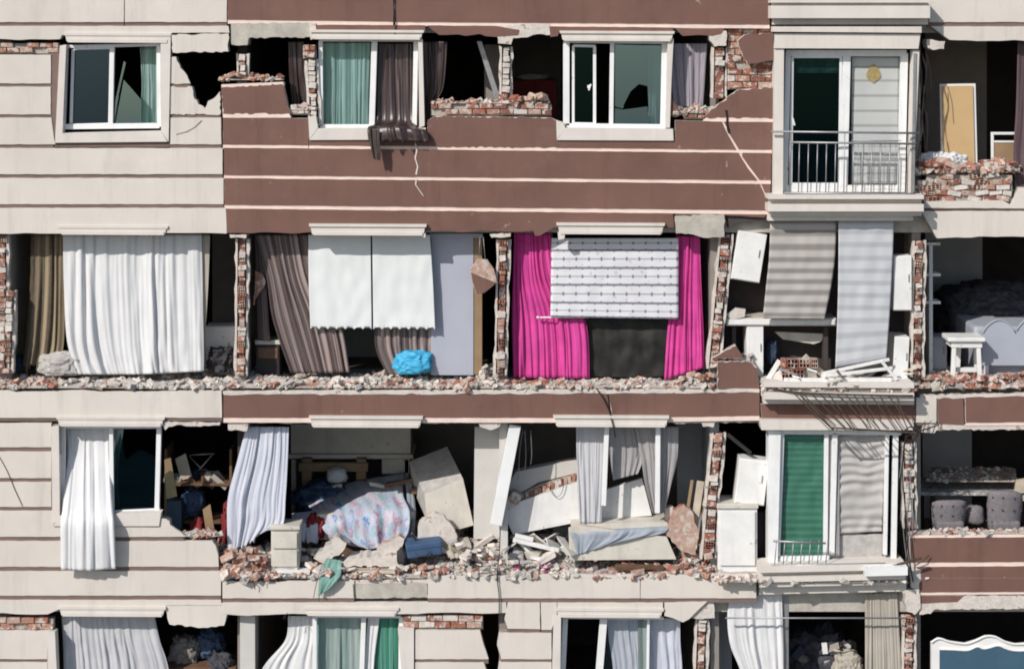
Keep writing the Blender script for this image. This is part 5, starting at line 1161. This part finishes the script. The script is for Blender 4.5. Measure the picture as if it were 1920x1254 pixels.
top = [(1746, 1204), (1760, 1196), (1780, 1202), (1810, 1206), (1830, 1200), (1848, 1192), (1866, 1193), (1884, 1202), (1905, 1207), (1940, 1204), (1970, 1198), (1984, 1206)]
inn = [(1762, 1216), (1790, 1217), (1815, 1218), (1832, 1211), (1844, 1215), (1856, 1213), (1872, 1209), (1890, 1216), (1910, 1219), (1950, 1217), (1968, 1218)]
prism('frame', top + [(1984, 1400), (1746, 1400)], 0.3, 0.36, 'headboard_white', t); prism('panel', inn + [(1968, 1390), (1762, 1390)], 0.285, 0.32, 'headboard_blue', t)
for pts_ in (top, inn): tube('moulding', smooth_pts([P(x, y, 0.29) for x, y in pts_], 3), 0.018, 'headboard_white', t)

# ---- loose cables
wire('cable', 'dark cable running down the brown band above the middle window', [(740, -15, -0.02), (739, 20, -0.02), (741, 50, -0.02), (740, 64, -0.06)], 0.009)
wire('cable', 'black cable dangling over the brown beam under the black sheet', [(1118, 728, -0.03), (1130, 745, -0.05), (1142, 770, -0.04), (1150, 800, -0.1), (1154, 820, -0.05)], 0.01)
wire('cable', 'black cable hanging down the cream beam below the pillar', [(938, 990, 0.0), (936, 1040, -0.05), (932, 1080, -0.04), (936, 1120, -0.03), (935, 1180, -0.03)], 0.008)
wire('cable', 'thin dark cable hanging from the green netting', [(604, 1060, -0.08), (594, 1090, -0.1), (588, 1120, -0.06)], 0.005)
for i, (x, e) in enumerate(((972, 906), (984, 880), (995, 870))):
    wire('hanging_wire', ('left', 'middle', 'right')[i] + ' of three thin wires hanging beside the slanting white post', [(x + (8 if i == 0 else 0), 806, 0.3), (x + 2, 850, 0.3), (x, e, 0.35)], 0.006, 'grey_metal')
wire('cable', 'dark cable slung beside the upper bay at the right', [(1728, 100, 0.0), (1738, 140, -0.03), (1732, 180, 0.0), (1728, 240, -0.02), (1722, 290, -0.02)], 0.01)
wire('cable', 'tangled dark cable along the right of the third storey bay', [(1700, 800, -0.1), (1692, 880, -0.08), (1698, 960, -0.1), (1704, 1040, -0.12), (1712, 1090, -0.08)], 0.011)
wire('cable', 'black cable knotted above the third storey bay', [(1690, 815, -0.15), (1706, 800, -0.2), (1720, 812, -0.2), (1712, 826, -0.16), (1700, 818, -0.15), (1760, 796, -0.1)], 0.01)
wire('cable', 'thin dark cable lying over the left cream panels', [(-10, 842, -0.006), (12, 880, -0.006), (28, 918, -0.008), (42, 948, -0.006)], 0.005)
T(bars('steel_pipe', [((1716, 100), (1712, 360), 6)], -0.12, 0.05, 'grey_metal'), 'grey downpipe along the right edge of the upper bay', 'pipe')
T(bars('steel_bar', [((1650, 1068), (1728, 1046), 4)], -0.25, 0.03, 'rust_metal'), 'rusty bar sticking out over the third storey ledge', 'bar')

# ================================================================== RUBBLE
W_MIX = (0.9, 1.2, 0.6, 2, 6, 4, 3); W_RED = (2.6, 3.6, 2, 4.5, 4, 2, 1); W_PALE = (0.4, 0.7, 0.3, 1.3, 7, 5, 3)
rubble('rubble', 'broken plaster and brick on the edge below the large white curtain', 0, 425, 'B', 0.0, 0.9, 0.07, 900, W_PALE, seed=1)
rubble('rubble', 'red brick crumbs on the left edge below the gold curtain', XL, 108, 'B', 0.0, 0.35, 0.09, 420, W_RED, seed=2, size=(0.02, 0.08))
rubble('rubble', 'plaster and brick crumbs below the taupe curtain and wardrobe', 425, 945, 'B', 0.0, 0.9, lambda x: 0.06 + 0.12 * math.exp(-((x - 480) / 40) ** 2) + 0.2 * math.exp(-((x - 905) / 22) ** 2), 1300, W_MIX, seed=3)
rubble('rubble', 'plaster crumbs below the pink curtains', 945, 1340, 'B', 0.0, 0.7, lambda x: 0.05 + 0.14 * math.exp(-((x - 1305) / 30) ** 2), 900, W_MIX, seed=4)
rubble('rubble', 'splintered plaster and brick on the floor of the torn bay', 1430, 1718, 'B', -0.25, 0.6, 0.10, 700, W_MIX, seed=5)
rubble('rubble', 'red brick crumbs round the white stool', 1720, XR, 'B', 0.0, 1.0, lambda x: 0.07 + 0.08 * math.exp(-((x - 1800) / 60) ** 2), 1300, W_RED, seed=6)
rubble('rubble', 'brick heap at the left foot of the nightstand', 418, 520, 'C', -0.02, 0.8, lambda x: 0.42 * math.exp(-((x - 440) / 45) ** 2) + 0.1, 800, W_RED, size=(0.03, 0.13), seed=7)
rubble('rubble', 'plaster and brick rubble round the floral bed', 500, 830, 'C', 0.0, 1.6, 0.12, 1700, W_MIX, seed=8)
rubble('rubble', 'pale plaster heap at the foot of the white pillar', 800, 945, 'C', 0.0, 1.2, lambda x: 0.12 + 0.42 * math.exp(-((x - 925) / 70) ** 2), 1500, W_PALE, size=(0.02, 0.08), seed=9)
rubble('rubble', 'pale rubble mixed with scraps right of the pillar', 945, 1085, 'C', 0.0, 1.2, 0.26, 1100, W_PALE, seed=10)
rubble('rubble', 'brick and plaster rubble before the cream bed base', 1060, 1345, 'C', 0.0, 0.7, lambda x: 0.07 + 0.3 * math.exp(-((x - 1295) / 30) ** 2), 900, W_RED, seed=11)
rubble('rubble', 'thin rubble along the third storey bay ledge', 1345, 1700, 'C', -0.2, 0.6, 0.06, 700, W_MIX, seed=12)
rubble('rubble', 'plaster crumbs along the top of the right brown parapet', 1705, XR, 'C', 0.0, 0.25, 0.03, 10, W_PALE, seed=13)
def ledge_rubble(name, label, x0, x1, y, d0, d1, n, w, h=0.06, seed=1, size=(0.02, 0.08)):
    FLOOR['x'] = zpx(y); return rubble(name, label, x0, x1, 'x', d0, d1, h, n, w, size, seed)
ledge_rubble('rubble', 'brick crumbs on the broken wall top of the upper right room', 1706, 1912, 324, 0.06, 0.5, 420, W_RED, 0.12, 21, (0.03, 0.11))
ledge_rubble('rubble', 'red crumbs on top of the left brown parapet', 415, 532, 150, 0.04, 0.2, 90, W_RED, 0.06, 22)
ledge_rubble('rubble', 'crumbs on the brick course between the brown windows', 812, 1032, 194, 0.06, 0.22, 140, W_RED, 0.05, 23)
ledge_rubble('rubble', 'crumbs on the torn parapet under the lilac curtain', 1260, 1352, 212, 0.04, 0.22, 150, W_MIX, 0.08, 24)
ledge_rubble('rubble', 'crumbs on the ragged brown parapet beside the middle window', 530, 592, 206, 0.04, 0.22, 80, W_MIX, 0.08, 25)
ledge_rubble('rubble', 'crumbs on the torn wall top by the blown white curtain', 300, 415, 1006, 0.04, 0.22, 110, W_MIX, 0.06, 26)
ledge_rubble('rubble', 'crumbs on the brown parapet before the tufted chairs', 1706, 1925, 1003, 0.04, 0.24, 180, W_MIX, 0.04, 27)
ledge_rubble('rubble', 'crumbs on the parapet of the lowest left opening', XL, 100, 1180, 0.04, 0.2, 160, W_RED, 0.03, 28)
ledge_rubble('rubble', 'plaster crumbs scattered on the dark table top', 1740, 1905, 934, 1.02, 1.9, 260, W_PALE, 0.03, 29, (0.02, 0.07))
ledge_rubble('rubble', 'brick crumbs beside the broken brown parapet piece', 1330, 1420, 690, 0.06, 0.3, 160, W_RED, 0.25, 30, (0.02, 0.09))
chunks('broken_brick', 'broken red brick on the edge below the gold curtain', 'bricks below the gold curtain', spread(2, 110, 14, 0.02, 0.3, 0.0, 0.06, 1), 'B', 1, 0.5, 0.8)
chunks('plaster_chunk', 'plaster chunk on the edge below the large white curtain', 'plaster below the white curtain', spread(110, 430, 22, 0.02, 0.35, 0.0, 0.04, 2), 'B', 2, 0.6, 1.1)
chunks('plaster_chunk', 'plaster chunk on the edge below the taupe curtain', 'plaster below the taupe curtain', spread(465, 720, 20, 0.02, 0.35, 0.0, 0.05, 3), 'B', 3, 0.6, 1.1)
chunks('broken_brick', 'broken red brick on the edge between the brick wall end and the wardrobe', 'bricks below the taupe curtain', spread(430, 930, 16, 0.02, 0.3, 0.0, 0.05, 4), 'B', 4, 0.5, 0.9)
chunks('broken_brick', 'broken red brick on the edge below the pink curtains', 'bricks below the pink curtains', spread(945, 1060, 8, 0.02, 0.3, 0.0, 0.04, 5) + spread(1275, 1335, 10, 0.02, 0.3, 0.02, 0.14, 51), 'B', 5, 0.5, 0.9)
chunks('broken_brick', 'broken orange brick on the edge round the white stool', 'bricks round the stool', spread(1728, 1925, 34, 0.02, 0.6, 0.02, 0.1, 6), 'B', 6, 0.6, 1.1)
chunks('broken_brick', 'broken red brick in the heap left of the nightstand', 'bricks left of the nightstand', spread(420, 505, 32, 0.0, 0.4, 0.03, 0.36, 7), 'C', 7, 0.6, 1.1)
chunks('plaster_chunk', 'white plaster chunk in the rubble round the floral bed', 'plaster round the bed', spread(560, 760, 26, 0.02, 0.7, 0.02, 0.1, 8), 'C', 8, 0.7, 1.3)
chunks('broken_brick', 'broken red brick in the rubble round the floral bed', 'bricks round the bed', spread(560, 860, 20, 0.02, 0.5, 0.02, 0.1, 9), 'C', 9, 0.5, 1.0)
chunks('plaster_chunk', 'pale plaster chunk in the heap at the pillar foot', 'plaster at the pillar', spread(820, 945, 30, 0.05, 0.8, 0.08, 0.42, 10), 'C', 10, 0.5, 1.1)
chunks('plaster_chunk', 'pale chunk in the rubble right of the pillar', 'plaster right of the pillar', spread(950, 1070, 26, 0.05, 0.7, 0.04, 0.22, 11), 'C', 11, 0.6, 1.2)
chunks('broken_brick', 'broken red brick on the edge before the cream bed base', 'bricks before the bed base', spread(1170, 1345, 24, 0.02, 0.3, 0.02, 0.1, 12), 'C', 12, 0.6, 1.1)
FLOOR['x'] = zpx(322)
chunks('broken_brick', 'broken red brick heaped on the wall top of the upper right room', 'bricks on the upper right wall top', spread(1712, 1905, 34, 0.04, 0.35, 0.0, 0.12, 13), 'x', 13, 0.7, 1.2)
FLOOR['x'] = zpx(150)
chunks('broken_brick', 'broken red brick on top of the left brown parapet', 'bricks on the left brown parapet', spread(425, 500, 6, 0.06, 0.18, 0.0, 0.05, 14), 'x', 14, 0.6, 0.9)
FLOOR['x'] = zpx(194)
chunks('broken_brick', 'broken red brick on the course between the brown windows', 'bricks between the brown windows', spread(925, 1020, 9, 0.06, 0.18, 0.0, 0.08, 15), 'x', 15, 0.6, 1.0)

# loose matter closing the foot of the third storey bay
T(prism('mesh_screen', [(1560, 1004), (1656, 1000), (1654, 1050), (1556, 1052)], 0.16, 0.2, 'plaster_grey'), 'dusty torn screen under the crumpled grey blind', 'screen')

# large broken plates and splintered boards thrown about the two open rooms
for (x, yv, w, hgt, rr, dd, m, lab) in ((548, 1072, 60, 6, 0.1, 0.05, 'white_lacquer', 'flat white board at the right foot of the nightstand'),
        (690, 1070, 110, 5, -0.03, 0.04, 'wood_pale', 'long pale batten lying along the edge below the floral quilt'),
        (868, 1040, 60, 6, 0.5, 0.3, 'wood_pale', 'splintered pale batten in the heap at the pillar'),
        (905, 1018, 46, 9, -0.6, 0.5, 'plaster', 'slanting plaster plate in the heap at the pillar'),
        (842, 1006, 40, 7, 0.9, 0.6, 'wood_brown', 'brown splinter behind the white broken slab'),
        (985, 1026, 52, 7, 0.7, 0.4, 'white_lacquer', 'white splinter standing in the rubble right of the pillar'),
        (1022, 1050, 44, 10, -0.5, 0.2, 'plaster', 'plaster plate in the rubble left of the cream bed'),
        (1200, 1066, 90, 5, 0.02, 0.05, 'wood_brown', 'brown batten lying along the edge below the cream bed'),
        (760, 905, 80, 6, -0.25, 1.6, 'wood_brown', 'dark board fallen across the bed head'),
        (720, 912, 60, 5, 0.2, 1.7, 'cream_lacquer', 'cream shelf board fallen onto the bedding'),
        (300, 727, 70, 6, 0.02, 0.03, 'plaster', 'flat plaster plate below the large white curtain'),
        (235, 722, 50, 5, -0.05, 0.1, 'wood_pale', 'pale batten below the large white curtain'),
        (620, 723, 80, 6, -0.02, 0.06, 'brick1', 'long red wall plate below the taupe curtain'),
        (520, 718, 30, 16, 0.2, 0.1, 'plaster', 'upright plaster lump below the small dark table'),
        (860, 722, 60, 7, 0.03, 0.05, 'brick0', 'red wall plate below the grey wardrobe')):
    g_ = cuboid_geo(x - w / 2, yv - hgt / 2, x + w / 2, yv + hgt / 2, dd, 0.16, rr, R.uniform(-0.3, 0.3), 0.0)
    V = [v + Vector((R.uniform(-1, 1), R.uniform(-1, 1), R.uniform(-1, 1))) * 0.018 for v in g_[0]]
    T(mk('broken_plate', V, g_[1], m), lab, 'plate')
chunks('plaster_chunk', 'large pale wall chunk among the rubble behind the blue suitcase', 'large chunks behind the suitcase', spread(770, 930, 16, 0.5, 1.3, 0.1, 0.35, 31), 'C', 31, 1.2, 2.0)
chunks('concrete_chunk', 'grey concrete chunk under the tilted white panel', 'concrete under the tilted panel', spread(955, 1080, 14, 0.4, 1.0, 0.05, 0.25, 32), 'C', 32, 0.9, 1.6)
chunks('plaster_chunk', 'pale wall chunk beside the nightstand', 'chunks beside the nightstand', spread(470, 600, 12, 0.4, 0.9, 0.05, 0.25, 33), 'C', 33, 0.9, 1.6)

rw = random.Random(90)
def torn_wires(label, group, x0, x1, y0, y1, n, d=-0.03, length=(20, 60), r_=0.004, mat='cable'):
    for i in range(n):
        x = rw.uniform(x0, x1); y = rw.uniform(y0, y1); L = rw.uniform(*length); s = rw.uniform(-12, 12)
        wire('torn_wire', label, [(x, y, d), (x + s * 0.4 + rw.uniform(-4, 4), y + L * 0.4, d - 0.02), (x + s, y + L, d - rw.uniform(0, 0.05))], r_, mat, group)
torn_wires('thin torn wire hanging in the gap right of the upper bay', 'torn wires right of the upper bay', 1722, 1742, 95, 250, 9, -0.02, (30, 90), 0.006)
torn_wires('thin torn wire hanging at the right of the third storey bay', 'torn wires right of the third storey bay', 1690, 1712, 820, 980, 8, -0.06, (40, 110), 0.006, 'grey_metal')
torn_wires('short torn wire sticking from the rubble edge by the nightstand', 'torn wires by the nightstand', 470, 500, 1066, 1088, 4, -0.02, (12, 26))
torn_wires('short torn wire at the right end of the lower beam', 'torn wires at the beam end', 1712, 1760, 785, 800, 6, -0.08, (10, 30), 0.005)
torn_wires('short torn wire hanging under the concrete lintel', 'torn wires under the lintel', 505, 545, 1148, 1152, 3, -0.02, (8, 18))
for i, (p, q, lab) in enumerate((((470, 1086), (478, 1104), 'thin bent steel bar below the brick heap'), ((1716, 1060), (1742, 1040), 'thin bent steel bar beside the right brown parapet'))):
    T(tube('steel_bar', [P(*p, -0.05), P((p[0] + q[0]) / 2 + 3, (p[1] + q[1]) / 2, -0.08), P(*q, -0.06)], 0.008, 'rust_metal'), lab, 'bar')

# thick clutter: splinters, plates and rags, each its own piece
def scatter(name, label, cat, group, n, x0, x1, row, d0, d1, h0, h1, dims, mats, seed, tilt=0.8):
    q = random.Random(seed); var = []
    for m in mats:
        for k in range(2):
            v, f = chunk_geo((1, 1, 1), q, 0.16); me = bpy.data.meshes.new(name); me.from_pydata(v, [], f); me.materials.append(MATS[m]); me.update(); var.append(me)
    for i in range(n):
        o = bpy.data.objects.new(name, q.choice(var)); COL.objects.link(o); px = q.uniform(x0, x1); d = q.uniform(d0, d1)
        o.location = ((px - 960) / S * (D + d) / D, d, FLOOR[row] + q.uniform(h0, h1))
        o.scale = [q.uniform(*k) for k in dims]; o.rotation_euler = (q.uniform(-tilt, tilt), q.uniform(-tilt, tilt), q.uniform(0, 3.14))
        T(o, label, cat, group)
PL = ((0.18, 0.42), (0.1, 0.25), (0.012, 0.03)); LA = ((0.3, 0.75), (0.025, 0.06), (0.012, 0.03))
scatter('broken_plate', 'pale broken plate thrown over the bed and floor of the bedroom', 'plate', 'plates in the bedroom', 22, 545, 880, 'C', 0.7, 2.6, 0.15, 0.55, PL, ('plaster', 'cream_lacquer', 'plaster_grey'), 101)
scatter('splinter', 'wood splinter lying about the bedroom rubble', 'splinter', 'splinters in the bedroom', 18, 545, 900, 'C', 0.2, 2.2, 0.1, 0.5, LA, ('wood_pale', 'wood_brown', 'wood_tan'), 102)
scatter('broken_plate', 'pale broken plate in the rubble under the tilted white panel', 'plate', 'plates under the tilted panel', 20, 948, 1075, 'C', 0.2, 1.4, 0.08, 0.42, PL, ('plaster', 'white_lacquer', 'plaster_grey'), 103)
scatter('splinter', 'wood splinter between the cream bed and the brick wall end', 'splinter', 'splinters by the cream bed', 12, 1180, 1330, 'C', 0.3, 1.1, 0.1, 0.6, LA, ('wood_pale', 'wood_tan'), 104)
scatter('splinter', 'white splinter tangled on the floor of the torn bay', 'splinter', 'splinters in the torn bay', 26, 1440, 1690, 'B', -0.2, 0.4, 0.04, 0.26, LA, ('white_lacquer', 'cream_lacquer', 'wood_pale'), 105, 0.5)
scatter('broken_plate', 'dusty plate on the floor of the torn bay', 'plate', 'plates in the torn bay', 12, 1450, 1690, 'B', -0.1, 0.5, 0.04, 0.2, PL, ('plaster', 'white_lacquer'), 106)
FLOOR['x'] = P(370, 906, 1.1).z
scatter('broken_plate', 'dim clutter lying in the left room of the third storey', 'clutter', 'clutter in the third storey left room', 14, 318, 424, 'x', 0.95, 1.35, 0.05, 0.09, ((0.1, 0.3), (0.08, 0.25), (0.05, 0.16)), ('wood_brown', 'room_wall', 'dark_navy', 'beige_cloth'), 107)
FLOOR['x'] = P(1550, 1240, 1.0).z
scatter('broken_plate', 'dim clutter lying in the lowest bay', 'clutter', 'clutter in the lowest bay', 14, 1490, 1612, 'x', 0.86, 1.15, 0.02, 0.22, ((0.1, 0.3), (0.08, 0.2), (0.03, 0.12)), ('room_wall', 'beige_cloth', 'dark_navy', 'plaster_grey'), 108)
drape('rag', 'grey blue rag hanging over the left end of the floral bed', 'rag', [[(548, 962, 1.0), (600, 956, 1.0)], [(546, 985, 0.6), (602, 980, 0.6)], [(552, 1012, 0.5), (596, 1018, 0.5)]], 0.2, 'blue_white_cloth', folds=3, amp=0.04, seed=110, ragged=16, wrinkle=0.05)
drape('rag', 'pale rag dropped on the rubble beside the blue suitcase', 'rag', [[(838, 1010, 0.6), (878, 1006, 0.6)], [(836, 1028, 0.3), (884, 1024, 0.3)], [(842, 1046, 0.15), (880, 1044, 0.15)]], 0.1, 'beige_cloth', folds=3, amp=0.04, seed=111, ragged=12, wrinkle=0.06)
rubble('rubble', 'pale rubble deep inside the bedroom', 545, 880, 'C', 1.4, 2.8, 0.3, 700, W_PALE, seed=41)
rubble('rubble', 'pale rubble deep under the tilted white panel', 948, 1250, 'C', 0.8, 2.2, 0.35, 900, W_PALE, seed=42)
